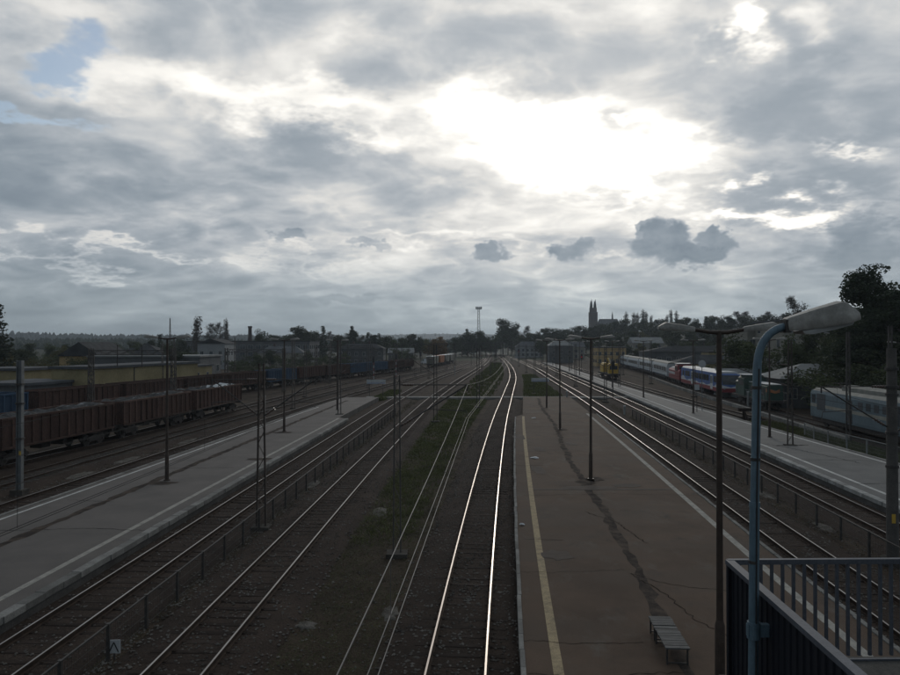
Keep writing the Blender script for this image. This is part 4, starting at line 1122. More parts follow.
# ------------------------------------------------------------------ passenger stock at right
def hull(b, prof, y0, y1, mi=0): b.prism(prof, 'y', y0, y1, mi)
BODY = [(-1.4, .95), (1.4, .95), (1.43, 1.2), (1.43, 3.1), (1.30, 3.62), (-1.30, 3.62), (-1.43, 3.1), (-1.43, 1.2)]
ROOF = [(-1.30, 3.623), (1.30, 3.623), (1.1, 3.9), (.6, 4.05), (-.6, 4.05), (-1.1, 3.9)]
def coach(root, y0, y1, body, wins, doors=(), wz=(2.05, 2.95), stripe=None, doormat='white_paint', roof='train_roof'):
    b = MB(); hull(b, BODY, y0, y1); b.build('body', body, root)
    b = MB(); hull(b, ROOF, y0 + .05, y1 - .05); b.build('roof', roof, root)
    for s in (-1, 1):
        for (a, c) in wins: MB().box(s * 1.435 - .012, s * 1.435 + .012, a, c, *wz).build('window', 'train_window', root)
        for (a, c) in doors:
            o = MB().box(s * 1.436 - .018, s * 1.436 + .018, a, c, 1.0, 3.1).build('door', doormat, root)
            MB().box(s * 1.457 - .004, s * 1.457 + .004, a + .22, c - .22, 1.9, 2.9).build('pane', 'train_window', o)
        if stripe:
            for (z0, z1, m) in stripe: MB().box(s * 1.432 - .010, s * 1.432 + .010, y0 + .02, y1 - .02, z0, z1).build('stripe', m, root)
    b = MB(); b.box(-1.2, 1.2, y0 + 3.5, y1 - 3.5, .45, .948); b.build('underframe', 'wagon_frame', root)
# railcar, blue with white waves and red skirt
rc = thing('railcar', 'blue railcar with white wave and red skirt beside the right platform', 'train')
Lr = 30.0
nose = [(-Lr / 2, .80), (Lr / 2, .80), (Lr / 2 + .2, 1.5), (Lr / 2 + .08, 2.4), (Lr / 2 - .22, 3.5), (Lr / 2 - .6, 3.62), (-Lr / 2 + .6, 3.62), (-Lr / 2 + .22, 3.5), (-Lr / 2 - .08, 2.4), (-Lr / 2 - .2, 1.5)]
MB().prism(nose, 'x', -1.42, 1.42).build('body', 'blue_paint', rc)
b = MB(); hull(b, [(-1.36, 3.623), (1.36, 3.623), (1.15, 3.9), (-1.15, 3.9)], -Lr / 2 + .7, Lr / 2 - .7); b.build('roof', 'train_roof', rc)
for s in (-1, 1):
    MB().box(s * 1.43 - .009, s * 1.43 + .009, -Lr / 2 + .05, Lr / 2 - .05, .82, 1.42).build('skirt', 'red_paint', rc)
    wp = []; n = 40
    for k in range(n + 1):
        y = -Lr / 2 + .1 + (Lr - .2) * k / n; q = abs(k / n - .5) * 2
        wp.append((y, 1.62 + .85 * max(0, q - .72) / .28 * (1 if q < .93 else .55) + .12 * math.sin(k * .9)))
    b = MB(); b.prism([(y, 1.425) for y, z in wp] + [(y, z) for y, z in reversed(wp)], 'x', s * 1.431 - .006, s * 1.431 + .006); b.build('wave', 'white_paint', rc)
    for (a, c) in ((-12.8, -10.6), (-7.3, -5.7), (-5.5, -3.9), (-3.7, -2.1), (-1.9, -.3), (.1, 1.7), (1.9, 3.5), (7.3, 9.2), (9.4, 11.2), (12.2, 13.4)):
        MB().box(s * 1.434 - .012, s * 1.434 + .012, a, c, 2.2, 3.15).build('window', 'train_window', rc)
    for yd in (-9.2, 5.2):
        o = MB().box(s * 1.436 - .018, s * 1.436 + .018, yd - .75, yd + .75, 1.0, 3.25).build('door', 'white_paint', rc)
        for q in (-.36, .36): MB().box(s * 1.457 - .004, s * 1.457 + .004, yd + q - .22, yd + q + .22, 1.9, 3.05).build('pane', 'train_window', o)
for e in (-1, 1):
    ws = [(e * (Lr / 2 + .05), 2.0), (e * (Lr / 2 - .0), 2.42), (e * (Lr / 2 - .25), 3.40), (e * (Lr / 2 - .17), 3.42), (e * (Lr / 2 + .10), 2.44), (e * (Lr / 2 + .17), 2.0)]
    MB().prism([(-1.38, .84), (1.38, .84), (1.38, 1.45), (-1.38, 1.45)], 'y', e * (Lr / 2 + .02), e * (Lr / 2 + .215)).build('skirt', 'red_paint', rc)
    MB().prism([(-1.38, 1.452), (1.38, 1.452), (1.38, 1.95), (0, 1.60), (-1.38, 1.95)], 'y', e * (Lr / 2 + .02), e * (Lr / 2 + .21)).build('wave', 'white_paint', rc)
    MB().prism(ws, 'x', -1.2, 1.2).build('windscreen', 'train_window', rc)
    for sx in (-.95, .95): MB().tube([(sx, e * (Lr / 2 + .22), 1.4), (sx, e * (Lr / 2 + .32), 1.4)], .14, 10).build('headlight', 'lamp_glass', rc)
bogie(rc, -10.5, 1.9); bogie(rc, 10.5, 1.9); bogie(rc, 0, 1.9)
on_track(rc, R4, 120.5, 'blue railcar with white wave and red skirt beside the right platform')
rl = thing('shunting_locomotive', 'red and white locomotive coupled behind the blue railcar', 'locomotive')
b = MB(); hull(b, [(-1.4, 1.0), (1.4, 1.0), (1.4, 2.7), (1.2, 3.0), (-1.2, 3.0), (-1.4, 2.7)], -6.6, 6.6); b.build('body', 'red_paint', rl)
b = MB(); hull(b, [(-1.42, 1.0), (1.42, 1.0), (1.42, 3.7), (1.1, 4.1), (-1.1, 4.1), (-1.42, 3.7)], -4.9, -1.5); b.build('cab', 'red_paint', rl)
MB().box(-1.5, 1.5, -5.1, -1.3, 4.1, 4.22).build('cab_roof', 'train_roof', rl)
MB().box(-1.0, 1.0, .6, 6.0, 3.0, 3.25).build('hood_top', 'train_roof', rl)
for s in (-1, 1):
    MB().box(s * 1.412 - .01, s * 1.412 + .01, -1.4, 6.5, 1.9, 2.35).build('stripe', 'white_paint', rl)
    for (a, c) in ((-4.6, -3.4), (-3.0, -1.8)): MB().box(s * 1.432 - .012, s * 1.432 + .012, a, c, 2.7, 3.5).build('window', 'train_window', rl)
MB().box(-1.1, 1.1, -4.92, -4.88, 2.8, 3.6).build('window', 'train_window', rl)
MB().box(-1.4, 1.4, -7, 7, .85, 1.0).build('frame', 'wagon_frame', rl)
bogie(rl, -4, 2.2); bogie(rl, 4, 2.2); buffers(rl, 7.5)
on_track(rl, R4, 144.5, 'red and white locomotive coupled behind the blue railcar')
for i, (y, lb) in enumerate(((166.0, 'pale grey passenger coach coupled next to the red locomotive'), (191.5, 'pale grey passenger coach, second from the red locomotive'), (217, 'pale grey passenger coach, third from the red locomotive'), (242.5, 'pale grey passenger coach, last and farthest from the red locomotive'))):
    o = thing('passenger_coach', lb, 'train')
    coach(o, -12.2, 12.2, 'train_grey', [(-10 + k * 2.2, -8.4 + k * 2.2) for k in range(9)], ((-11.8, -10.7), (10.7, 11.8)), stripe=((.97, 1.15, 'wagon_blue'),), roof='loco_roof')
    bogie(o, -8.6, 2.4); bogie(o, 8.6, 2.4); buffers(o, 12.6)
    on_track(o, R4, y, lb, 'pale coaches behind the red locomotive')
# dark green diesel shunter nearer
gl = thing('diesel_locomotive', 'dark green diesel locomotive with orange panels ahead of the railcar', 'locomotive')
b = MB(); hull(b, [(-.95, 1.2), (.95, 1.2), (.95, 2.9), (.7, 3.1), (-.7, 3.1), (-.95, 2.9)], -6.6, 6.8); b.build('hood', 'loco_green', gl)
b = MB(); hull(b, [(-1.42, 1.2), (1.42, 1.2), (1.42, 3.5), (1.0, 3.95), (-1.0, 3.95), (-1.42, 3.5)], 1.2, 4.0); b.build('cab', 'loco_green', gl)
MB().box(-1.5, 1.5, 1.0, 4.2, 3.96, 4.06).build('cab_roof', 'train_roof', gl)
MB().box(-.9, .9, -6.2, .9, 3.1, 3.17).build('hood_top', 'train_roof', gl)
for s in (-1, 1):
    for k in range(5): MB().box(s * .962 - .012, s * .962 + .012, -5.8 + k * 1.25, -4.9 + k * 1.25, 1.7, 2.6).build('grille', 'loco_roof' if k == 2 else 'wagon_frame', gl)
    MB().box(s * .966 - .012, s * .966 + .012, -6.55, -6.2, 2.2, 2.7).build('panel', 'orange_paint', gl)
    MB().box(s * 1.432 - .012, s * 1.432 + .012, 1.5, 3.7, 2.6, 3.3).build('window', 'train_window', gl)
    for k in range(9): MB().tube([(s * 1.38, -6.6 + k * 1.0, 1.2), (s * 1.38, -6.6 + k * 1.0, 2.1)], .02, 6).build('handrail_post', 'pale_post', gl)
    MB().tube([(s * 1.38, -6.6, 2.1), (s * 1.38, 1.1, 2.1)], .02, 6).build('handrail', 'pale_post', gl)
b = MB(); b.prism([(-.55, 2.2), (0, 2.05), (.55, 2.2), (.55, 2.6), (0, 2.35), (-.55, 2.6)], 'y', -6.63, -6.605); b.build('nose_panel', 'orange_paint', gl)
MB().box(-1.42, 1.42, -7.1, 7.1, .95, 1.195).build('frame', 'wagon_frame', gl)
bogie(gl, -4.3, 2.2); bogie(gl, 4.3, 2.2); buffers(gl, 7.7)
on_track(gl, R4, 93.0, 'dark green diesel locomotive with orange panels ahead of the railcar')
# blue electric locomotive behind the fence
el_ = thing('electric_locomotive', 'light blue electric locomotive with cream band behind the pale wire fence', 'locomotive')
Le = 19.0
b = MB(); hull(b, [(-1.45, .95), (1.45, .95), (1.48, 1.2), (1.48, 3.25), (1.36, 3.55), (-1.36, 3.55), (-1.48, 3.25), (-1.48, 1.2)], -Le / 2, Le / 2); b.build('body', 'loco_blue', el_)
b = MB(); hull(b, [(-1.36, 3.553), (1.36, 3.553), (1.0, 3.8), (-1.0, 3.8)], -Le / 2 + .25, Le / 2 - .25); b.build('roof', 'loco_roof', el_)
for s in (-1, 1):
    MB().box(s * 1.482 - .01, s * 1.482 + .01, -Le / 2 + .02, Le / 2 - .02, 1.95, 2.25).build('cream_band', 'loco_cream', el_)
    for (a, c) in ((Le / 2 - 3.3, Le / 2 - 1.5), (-Le / 2 + 1.5, -Le / 2 + 3.3)):
        MB().box(s * 1.485 - .014, s * 1.485 + .014, a, c, 1.7, 3.3).build('louvre', 'roof_grey', el_)
    for (a, c) in ((Le / 2 - 1.1, Le / 2 - .35), (-Le / 2 + .35, -Le / 2 + 1.1)): MB().box(s * 1.485 - .014, s * 1.485 + .014, a, c, 2.35, 3.15).build('cab_window', 'train_window', el_)
    MB().box(s * 1.486 - .014, s * 1.486 + .014, .9, 1.7, 1.05, 3.1).build('door', 'dark_steel', el_)
    for k in range(4): MB().box(s * 1.485 - .014, s * 1.485 + .014, -5.0 + k * 1.35, -4.2 + k * 1.35, 2.45, 3.1).build('louvre', 'roof_grey', el_)
for e in (-1, 1):
    for sx in (-.72, .72): MB().box(sx - .45, sx + .45, e * (Le / 2 + .012) - .014, e * (Le / 2 + .012) + .014, 2.35, 3.15).build('windscreen', 'train_window', el_)
    MB().box(-1.44, 1.44, e * (Le / 2 + .008) - .01, e * (Le / 2 + .008) + .01, 1.95, 2.25).build('cream_band', 'loco_cream', el_)
    for sx in (-.95, .95): MB().tube([(sx, e * Le / 2, 1.5), (sx, e * (Le / 2 + .12), 1.5)], .16, 12).build('headlight', 'lamp_glass', el_)
for (a, c, h) in ((-3.2, 4.4, .5), (-8, -5.4, .3)):
    b = MB(); hull(b, [(-.75, 3.80), (.75, 3.80), (.75, 3.80 + h * .7), (.5, 3.8 + h), (-.5, 3.8 + h), (-.75, 3.8 + h * .7)], a, c); b.build('roof_hatch', 'loco_roof', el_)
for k in range(8): MB().tube([(.6, 5.2 + k * .35, 3.8), (.6, 5.2 + k * .35, 4.15)], .07, 8).build('roof_insulator', 'insulator', el_)
b = MB()
for s in (-.6, .6): b.tube([(s, 5.6, 3.9), (s, 8.2, 4.25), (s * .9, 5.9, 4.42)], .03, 6)
b.tube([(-.8, 5.9, 4.44), (.8, 5.9, 4.44)], .035, 6); b.build('pantograph', 'dark_steel', el_)
MB().box(-1.3, 1.3, -Le / 2, Le / 2, .55, .948).build('underframe', 'wagon_frame', el_)
bogie(el_, -6, 3.2); bogie(el_, 6, 3.2); buffers(el_, Le / 2 + .6)
on_track(el_, R4, 61.6, 'light blue electric locomotive with cream band behind the pale wire fence')
# yellow rail crane wagon
yc = thing('rail_crane', 'yellow rail crane wagon with folded jib on the far right track', 'crane')
MB().box(-1.35, 1.35, -8, 8, .95, 1.3).build('deck', 'wagon_frame', yc)
b = MB(); hull(b, [(-1.2, 1.3), (1.2, 1.3), (1.2, 2.9), (.8, 3.5), (-.8, 3.5), (-1.2, 2.9)], 1.5, 5.6); b.build('engine_house', 'yellow_paint', yc)
b = MB(); hull(b, [(-1.1, 1.3), (1.1, 1.3), (1.1, 3.3), (.8, 3.6), (-.8, 3.6), (-1.1, 3.3)], -6.6, -5.0); b.build('cab', 'yellow_paint', yc)
for s in (-1, 1): MB().box(s * 1.105 - .012, s * 1.105 + .012, -6.3, -5.3, 2.2, 3.1).build('window', 'train_window', yc)
MB().box(-.9, .9, -6.63, -6.60, 2.2, 3.1).build('window', 'train_window', yc)
b = MB(); b.bar((0, 3.2, 3.3), (0, .4, 4.6), .5, .55); b.bar((0, .4, 4.6), (0, -4.2, 2.3), .4, .42); b.build('jib', 'yellow_paint', yc)
b = MB(); b.tube([(0, 2.6, 3.0), (0, .4, 4.2)], .14, 8); b.tube([(0, -.2, 4.7), (0, -3, 3.2)], .1, 8); b.build('hydraulic_ram', 'grey_steel', yc)
b = MB(); b.prism([(-4.9, 1.5), (-3.6, 1.5), (-3.3, 2.2), (-3.9, 2.7), (-4.6, 2.3)], 'x', -.5, .5); b.build('grab', 'yellow_paint', yc)
bogie(yc, -5.2); bogie(yc, 5.2); buffers(yc, 8.6)
on_track(yc, R3, 167, 'yellow rail crane wagon with folded jib on the far right track')
# timber buffer stop closing the short siding
bst = thing('buffer_stop', 'low timber buffer stop at the end of the siding beside the right platform', 'buffer stop', (R3(78.6), 78.6, -.36), R3.ang(79))
MB().box(-1.35, 1.35, -.16, .16, 1.0, 1.36).build('beam', 'sleeper_wood', bst)
for sx in (-.75, .75):
    MB().box(sx - .12, sx + .12, -.14, .14, 0, 1.0).build('post', 'sleeper_wood', bst)
    MB().bar((sx, -1.3, .05), (sx, -.17, .95), .16, .16).build('brace', 'sleeper_wood', bst)
    MB().tube([(sx, .16, 1.18), (sx, .42, 1.18)], [.2, .2], 14).build('buffer', 'dark_steel', bst, smooth=True)
# white vans and hopper wagons in the goods yard
def van(label, x, y, rz, body='white_paint'):
    r = thing('van', label, 'van', (x, y, GZ), rz, 'white vans in the goods yard')
    MB().prism([(-2.6, .45), (2.5, .45), (2.6, 1.0), (1.7, 1.35), (1.2, 2.3), (-2.6, 2.35)], 'x', -.95, .95).build('body', body, r)
    for s in (-1, 1):
        MB().prism([(.5, 1.4), (1.5, 1.4), (1.1, 2.1), (.5, 2.1)], 'x', s * .955 - .01, s * .955 + .01).build('side_window', 'train_window', r)
        for yy in (-1.7, 1.6): MB().tube([(s * .75, yy, .36), (s * .97, yy, .36)], .36, 12).build('wheel', 'black_paint', r)
    MB().prism([(1.72, 1.36), (1.24, 2.24), (1.26, 2.26), (1.76, 1.38)], 'x', -.85, .85).build('windscreen', 'train_window', r)
for i in range(7):
    y = 232 + i * 9 + RS.uniform(-2, 2); van('small white van parked in the goods yard beyond the far wagons', L6(y) - 7 - RS.uniform(0, 5) - (i % 3) * 3, y, RS.uniform(.4, 1.6))
for i, y in enumerate((245, 259, 273, 287)):
    r = thing('hopper_wagon', ['pale hopper wagon standing before the autumn tree', 'orange hopper wagon standing before the autumn tree', 'pale hopper wagon beyond the orange one', 'farthest pale hopper wagon beyond the orange one'][i], 'goods wagon', group='hopper wagons far up the sidings')
    MB().prism([(-5.5, 3.6), (5.5, 3.6), (4.2, 1.2), (-4.2, 1.2)], 'x', -1.35, 1.35).build('body', 'orange_paint' if i == 1 else 'plaster_cream', r)
    MB().box(-1.4, 1.4, -5.6, 5.6, 3.601, 3.75).build('rim', 'white_paint' if i != 1 else 'orange_paint', r)  # whitish light on the wagon tops put into the rim colour, orange one excepted
    MB().box(-1.1, 1.1, -6, 6, .9, 1.19).build('frame', 'wagon_frame', r)
    bogie(r, -4.2); bogie(r, 4.2)
    on_track(r, L5, y, r['label'])

# ------------------------------------------------------------------ buildings
def hipbox(b, x0, x1, y0, y1, z0, z1, hip=.35, ov=.35, mi=0):
    x0 -= ov; x1 += ov; y0 -= ov; y1 += ov
    if (x1 - x0) > (y1 - y0):
        h = (y1 - y0) * hip; ym = (y0 + y1) / 2
        r0, r1 = (x0 + h, ym, z1), (x1 - h, ym, z1)
        b.add([(x0, y0, z0), (x1, y0, z0), (x1, y1, z0), (x0, y1, z0), r0, r1], [(0, 1, 5, 4), (2, 3, 4, 5), (1, 2, 5), (3, 0, 4), (3, 2, 1, 0)], mi)
    else:
        h = (x1 - x0) * hip; xm = (x0 + x1) / 2
        r0, r1 = (xm, y0 + h, z1), (xm, y1 - h, z1)
        b.add([(x0, y0, z0), (x1, y0, z0), (x1, y1, z0), (x0, y1, z0), r0, r1], [(0, 1, 4), (1, 2, 5, 4), (2, 3, 5), (3, 0, 4, 5), (3, 2, 1, 0)], mi)
def building(name, label, x, y, w, d, h, wall, roof, rz=0, rtype='flat', rh=2.0, rows=(), side_rows=True, cat='building', z=None, chim=0, door=False, hip=.35, side_n=0):
    z = terrain(x, y) if z is None else z
    r = thing(name, label, cat, (x, y, z), rz)
    MB().box(-w / 2, w / 2, -d / 2, d / 2, -.6, h).build('wall', wall, r)
    if rtype == 'flat':
        MB().box(-w / 2 - .3, w / 2 + .3, -d / 2 - .3, d / 2 + .3, h + .003, h + .35).build('roof', roof, r)
    else:
        b = MB(); hipbox(b, -w / 2, w / 2, -d / 2, d / 2, h + .003, h + rh, hip if rtype == 'hip' else 0.0); ro = b.build('roof', roof, r)
        for k in range(chim): MB().box(-w * .2 + k * w * .35, -w * .2 + k * w * .35 + .7, -.35, .35, h + rh * .4, h + rh + .9).build('chimney', 'brick_dark', ro)
    def win(cx, cz, ww, hh, face):
        o = None
        if face == 'f':
            o = MB().box(cx - ww / 2 - .08, cx + ww / 2 + .08, -d / 2 - .05, -d / 2 - .002, cz - .08, cz + hh + .08).build('window', 'window_frame', r)
            MB().box(cx - ww / 2, cx - .03, -d / 2 - .065, -d / 2 - .052, cz, cz + hh).build('pane', 'window_glass', o)
            MB().box(cx + .03, cx + ww / 2, -d / 2 - .065, -d / 2 - .052, cz, cz + hh).build('pane', 'window_glass', o)
        else:
            s = -1 if face == 'l' else 1; x0 = s * w / 2
            lo_, hi_ = sorted((x0 + s * .002, x0 + s * .05)); l2, h2 = sorted((x0 + s * .052, x0 + s * .065))
            o = MB().box(lo_, hi_, cx - ww / 2 - .08, cx + ww / 2 + .08, cz - .08, cz + hh + .08).build('window', 'window_frame', r)
            MB().box(l2, h2, cx - ww / 2, cx + ww / 2, cz, cz + hh).build('pane', 'window_glass', o)
    for (cz, n, ww, hh) in rows:
        for k in range(n): win(-w / 2 + (k + .5) * w / n, cz, ww, hh, 'f')
        m = side_n or max(1, int(n * d / w))
        if side_rows:
            for k in range(m):
                win(-d / 2 + (k + .5) * d / m, cz, ww, hh, 'l' if x > 0 else 'r')
    if door: MB().box(-.6, .6, -d / 2 - .06, -d / 2 - .002, 0, 2.2).build('door', 'door_brown', r)
    return r
# left of the line: the yellow warehouse runs along the sidings
wh = building('warehouse', 'long yellow plastered warehouse with flat grey roof behind the wagons', -49.5, 109.5, 6, 28, 5.1, 'plaster_yellow', 'roof_grey', math.radians(-9.5), rows=((1.6, 0, 1, 1),), z=GZ)
for k in range(5): MB().box(3.002, 3.06, -12 + k * 5.2, -10.9 + k * 5.2, 1.9, 2.6).build('window', 'window_glass', wh)
for k in range(2): MB().box(3.003, 3.09, -4.4 + k * 9, -4.25 + k * 9, 0, 5.05).build('downpipe', 'dark_steel', wh)
building('lean_to', 'grey walled shed with pale flat roof beside the yellow warehouse', -55.8, 93, 7.5, 10, 3.3, 'plaster_grey', 'roof_grey', math.radians(-9), rows=((1.2, 2, .9, .7),), z=GZ)
building('shed', 'low yellow wall shed left of the grey walled shed', -64.5, 104, 8, 8, 4.7, 'plaster_yellow', 'roof_grey', math.radians(-3), rows=((2.2, 0, 1, 1),), z=GZ)
building('shed', 'small red walled shed at the end of the farther wagon row', -64, 88, 7, 5, 3.2, 'roof_red', 'roof_grey', 0, rows=((1.2, 1, .9, .9),), z=GZ)
building('barn', 'dark hip-roofed hall with orange brick gable beyond the warehouse', -89, 176, 9.5, 16, 5.5, 'plaster_orange', 'roof_dark', 0, 'gable', 3.4, rows=((1.5, 4, 1.2, 1.6),), z=GZ)
building('barn', 'large dark gabled hall behind the warehouse roof', -92, 212, 16, 14, 5.0, 'plaster_grey', 'roof_dark', 0, 'hip', 3.6, rows=((1.6, 7, 1.4, 1.8),), z=GZ, hip=.6)
building('hall', 'grey low hall with pale flat roof behind the warehouse', -66, 158, 24, 14, 5.6, 'plaster_grey', 'roof_pale', 0, rows=((2.2, 6, 1.6, 1.4),), z=GZ)
building('house', 'pale gable-ended block beside the tall poplar', -78.5, 236, 9, 12, 8.5, 'plaster_white', 'roof_dark', 0, 'gable', 1.6, rows=((1.5, 3, 1, 1.3), (4.6, 3, 1, 1.3)), z=GZ)
building('hall', 'long dark flat-roofed hall on the skyline under the chimney', -84, 300, 52, 22, 9.2, 'plaster_grey', 'roof_dark', 0, rows=((3, 16, 2, 2), (6.2, 16, 2, 1.6)), z=GZ)
building('shed', 'low yellow shed behind the brown wagons past the warehouse', -58, 147, 13, 8, 3.8, 'plaster_yellow', 'roof_grey', math.radians(-8), rows=((1.6, 4, .8, .9),), z=GZ)
building('house', 'distant house with grey roof among trees behind the far wagons', -61, 255, 16, 10, 5, 'plaster_cream', 'roof_grey', .1, 'hip', 2.6, rows=((1.5, 5, 1, 1.3),), chim=1, z=GZ)
building('house', 'distant block with rows of windows behind the far wagons', -33, 262, 17, 10, 6.6, 'plaster_grey', 'roof_dark', 0, 'hip', 1.8, rows=((1.2, 6, 1, 1.3), (4.0, 6, 1, 1.3)), chim=2, z=GZ)
building('house', 'distant low house with pale roof left of the goods yard', -44, 330, 14, 10, 3.4, 'plaster_grey', 'roof_pale', 0, 'gable', 2.4, rows=((1.5, 6, 1, 1.3),), z=GZ)
building('house', 'distant house with pale roof near the conifers', -24, 345, 12, 10, 3.8, 'plaster_grey', 'roof_pale', 0, 'gable', 2.4, rows=((1.5, 6, 1, 1.3),), z=GZ)
# factory chimney and thin mast
ch = thing('factory_chimney', 'slim dark factory chimney on the left skyline', 'chimney', (-92, 322, GZ))
MB().tube([(0, 0, 0), (0, 0, 15.6)], [1.05, .80], 16).build('shaft', 'brick_dark', ch, smooth=True); MB().tube([(0, 0, 15.6), (0, 0, 16.4)], [.98, .98], 16).build('crown', 'brick_dark', ch)
ms = thing('radio_mast', 'thin lattice radio mast on the left skyline', 'mast', (-200, 500, GZ + .5))
b = MB()
for a in (0, 2.09, 4.19): b.bar((1.0 * math.cos(a), 1.0 * math.sin(a), 0), (.2 * math.cos(a), .2 * math.sin(a), 26), .22)
for k in range(12):
    for a in (0, 2.09, 4.19):
        r0, r1 = 1.0 - .8 * k / 12, 1.0 - .8 * (k + 1) / 12
        b.bar((r0 * math.cos(a), r0 * math.sin(a), 26 * k / 12), (r1 * math.cos(a + 2.09), r1 * math.sin(a + 2.09), 26 * (k + 1) / 12), .12)
b.build('lattice', 'rusty_steel', ms)
# right of the line
building('block', 'cream four-storey block behind the blue lamp', 69, 134, 16, 12, 12.6, 'plaster_cream', 'roof_grey', 0, rows=((1.8, 5, 1.1, 1.5), (4.8, 5, 1.1, 1.5), (7.8, 5, 1.1, 1.5), (10.6, 5, 1.1, 1.1)), z=GZ)
building('block', 'pale lower wing joined to the cream block', 62.5, 146, 6, 12, 11.2, 'plaster_cream', 'roof_grey', 0, rows=((1.8, 3, 1.1, 1.5), (4.8, 3, 1.1, 1.5), (7.8, 3, 1.1, 1.5)), z=GZ)
building('house', 'grey house with pale hipped roof behind the green locomotive', 50.5, 97, 12.5, 9, 3.9, 'plaster_grey', 'roof_pale', -.08, 'hip', 1.9, rows=((1.3, 4, 1, 1.3),), z=GZ, hip=.5)
building('house', 'small grey shed with pale roof beside the cream block', 46.6, 112, 7, 6, 3.4, 'plaster_white', 'roof_pale', -.1, 'gable', 1.2, rows=((1.2, 2, .9, 1.1),), z=GZ)
building('station_building', 'long low yellow station building behind the grey coaches', 70.5, 176, 30, 9, 3.5, 'plaster_yellow', 'roof_dark', -.10, 'hip', 2.2, rows=((1.2, 10, 1.1, 1.4),), z=GZ, hip=.7)
building('house', 'yellow two-storey house with small windows behind the railcar', 71.5, 189, 5.2, 6, 6.1, 'plaster_yellow', 'roof_dark', 0, rows=((1.4, 2, .8, 1.3), (3.8, 2, .8, 1.3)), z=GZ)
building('canopy', 'dark long platform canopy roof above the yellow station building', 76, 214, 34, 10, 6.0, 'plaster_grey', 'roof_dark', -.1, 'hip', 1.8, rows=((3.0, 12, 1.2, 1.4),), z=GZ, hip=.8)
building('block', 'orange flat-roofed block beyond the yellow crane wagon', 58.5, 258, 10.5, 9, 6.9, 'plaster_orange', 'roof_grey', 0, rows=((1.5, 5, .9, 1.2), (4.2, 5, .9, 1.2)), z=GZ)
building('house', 'grey house with pale roof on the slope left of the church', 47, 300, 10, 9, 7.5, 'plaster_grey', 'roof_pale', 0, 'hip', 2.5, rows=((1.5, 3, 1, 1.3), (4.2, 3, 1, 1.3)), chim=1, z=GZ)
building('house', 'pale long house beyond the far end of the right platform', 44.5, 395, 15, 10, 6.5, 'plaster_white', 'roof_grey', 0, 'hip', 3.0, rows=((1.5, 6, 1.1, 1.3), (4.0, 6, 1.1, 1.3)), z=GZ)
building('house', 'pale two-storey house among trees beyond the right platform', 60, 345, 11, 9, 6.8, 'plaster_cream', 'roof_grey', 0, 'gable', 2.6, rows=((1.5, 4, 1, 1.3), (4.0, 4, 1, 1.3)), chim=1, z=GZ)
building('house', 'cream house with pale roof on the wooded slope below the church', 92, 330, 14, 10, 6.2, 'plaster_cream', 'roof_pale', 0, 'gable', 2.8, rows=((1.5, 4, 1, 1.3), (4.0, 4, 1, 1.3)), chim=1)
building('house', 'pale house with grey roof high on the wooded slope', 132, 350, 15, 10, 6.2, 'plaster_white', 'roof_grey', 0, 'gable', 2.8, rows=((1.5, 4, 1, 1.3), (4.0, 4, 1, 1.3)), chim=1)
building('kiosk', 'low dark shed between the railcar and cream block', 47.5, 124, 6, 5, 3.0, 'plaster_grey', 'roof_dark', -.1, rows=((1.2, 2, .8, 1),), z=GZ)
# church on the hill
CX, CY = 185, 905
cz = terrain(CX, CY)
cu = thing('church', 'dark brick church with pinnacled tower on the wooded hill', 'church', (CX, CY, cz))
TW = 4.9; top = 8.3 + 34 * 905 / 700 - cz
MB().box(-TW, TW, -TW, TW, -2, top - 5).build('tower', 'brick_dark', cu)
MB().box(-TW - .3, TW + .3, -TW - .3, TW + .3, top - 5, top - 4.2).build('cornice', 'plaster_grey', cu)
MB().box(-TW + .9, TW - .9, -TW + .9, TW - .9, top - 4.2, top + 1.4).build('belfry', 'brick_dark', cu)
for s in (-1, 1): MB().box(s * 1.5 - .7, s * 1.5 + .7, -TW - .06, -TW - .002, top - 14, top - 8).build('louvre_window', 'window_glass', cu)
for sx in (-2.4, 2.4):
    for sy in (-2.4, 2.4): MB().tube([(sx, sy, top + 1.4), (sx, sy, top + 5), (sx, sy, top + 13 if sy < 0 else top + 11)], [1.5, 1.25, .05], 8).build('pinnacle', 'roof_dark', cu)
b = MB(); b.box(5, 34, -6, 6, -2, 19.5); b.build('nave', 'brick_dark', cu)
b = MB(); hipbox(b, 5.2, 34, -6, 6, 19.51, 28.5, 0.25, .5); b.build('nave_roof', 'roof_grey', cu)
for k in range(6): MB().box(8 + k * 4.4, 9.5 + k * 4.4, -6.06, -6.002, 6, 14).build('window', 'window_glass', cu)
MB().tube([(25, 0, 26.5), (25, 0, 32.5), (25, 0, 38)], [1.0, 1.0, .08], 8).build('ridge_turret', 'roof_dark', cu)

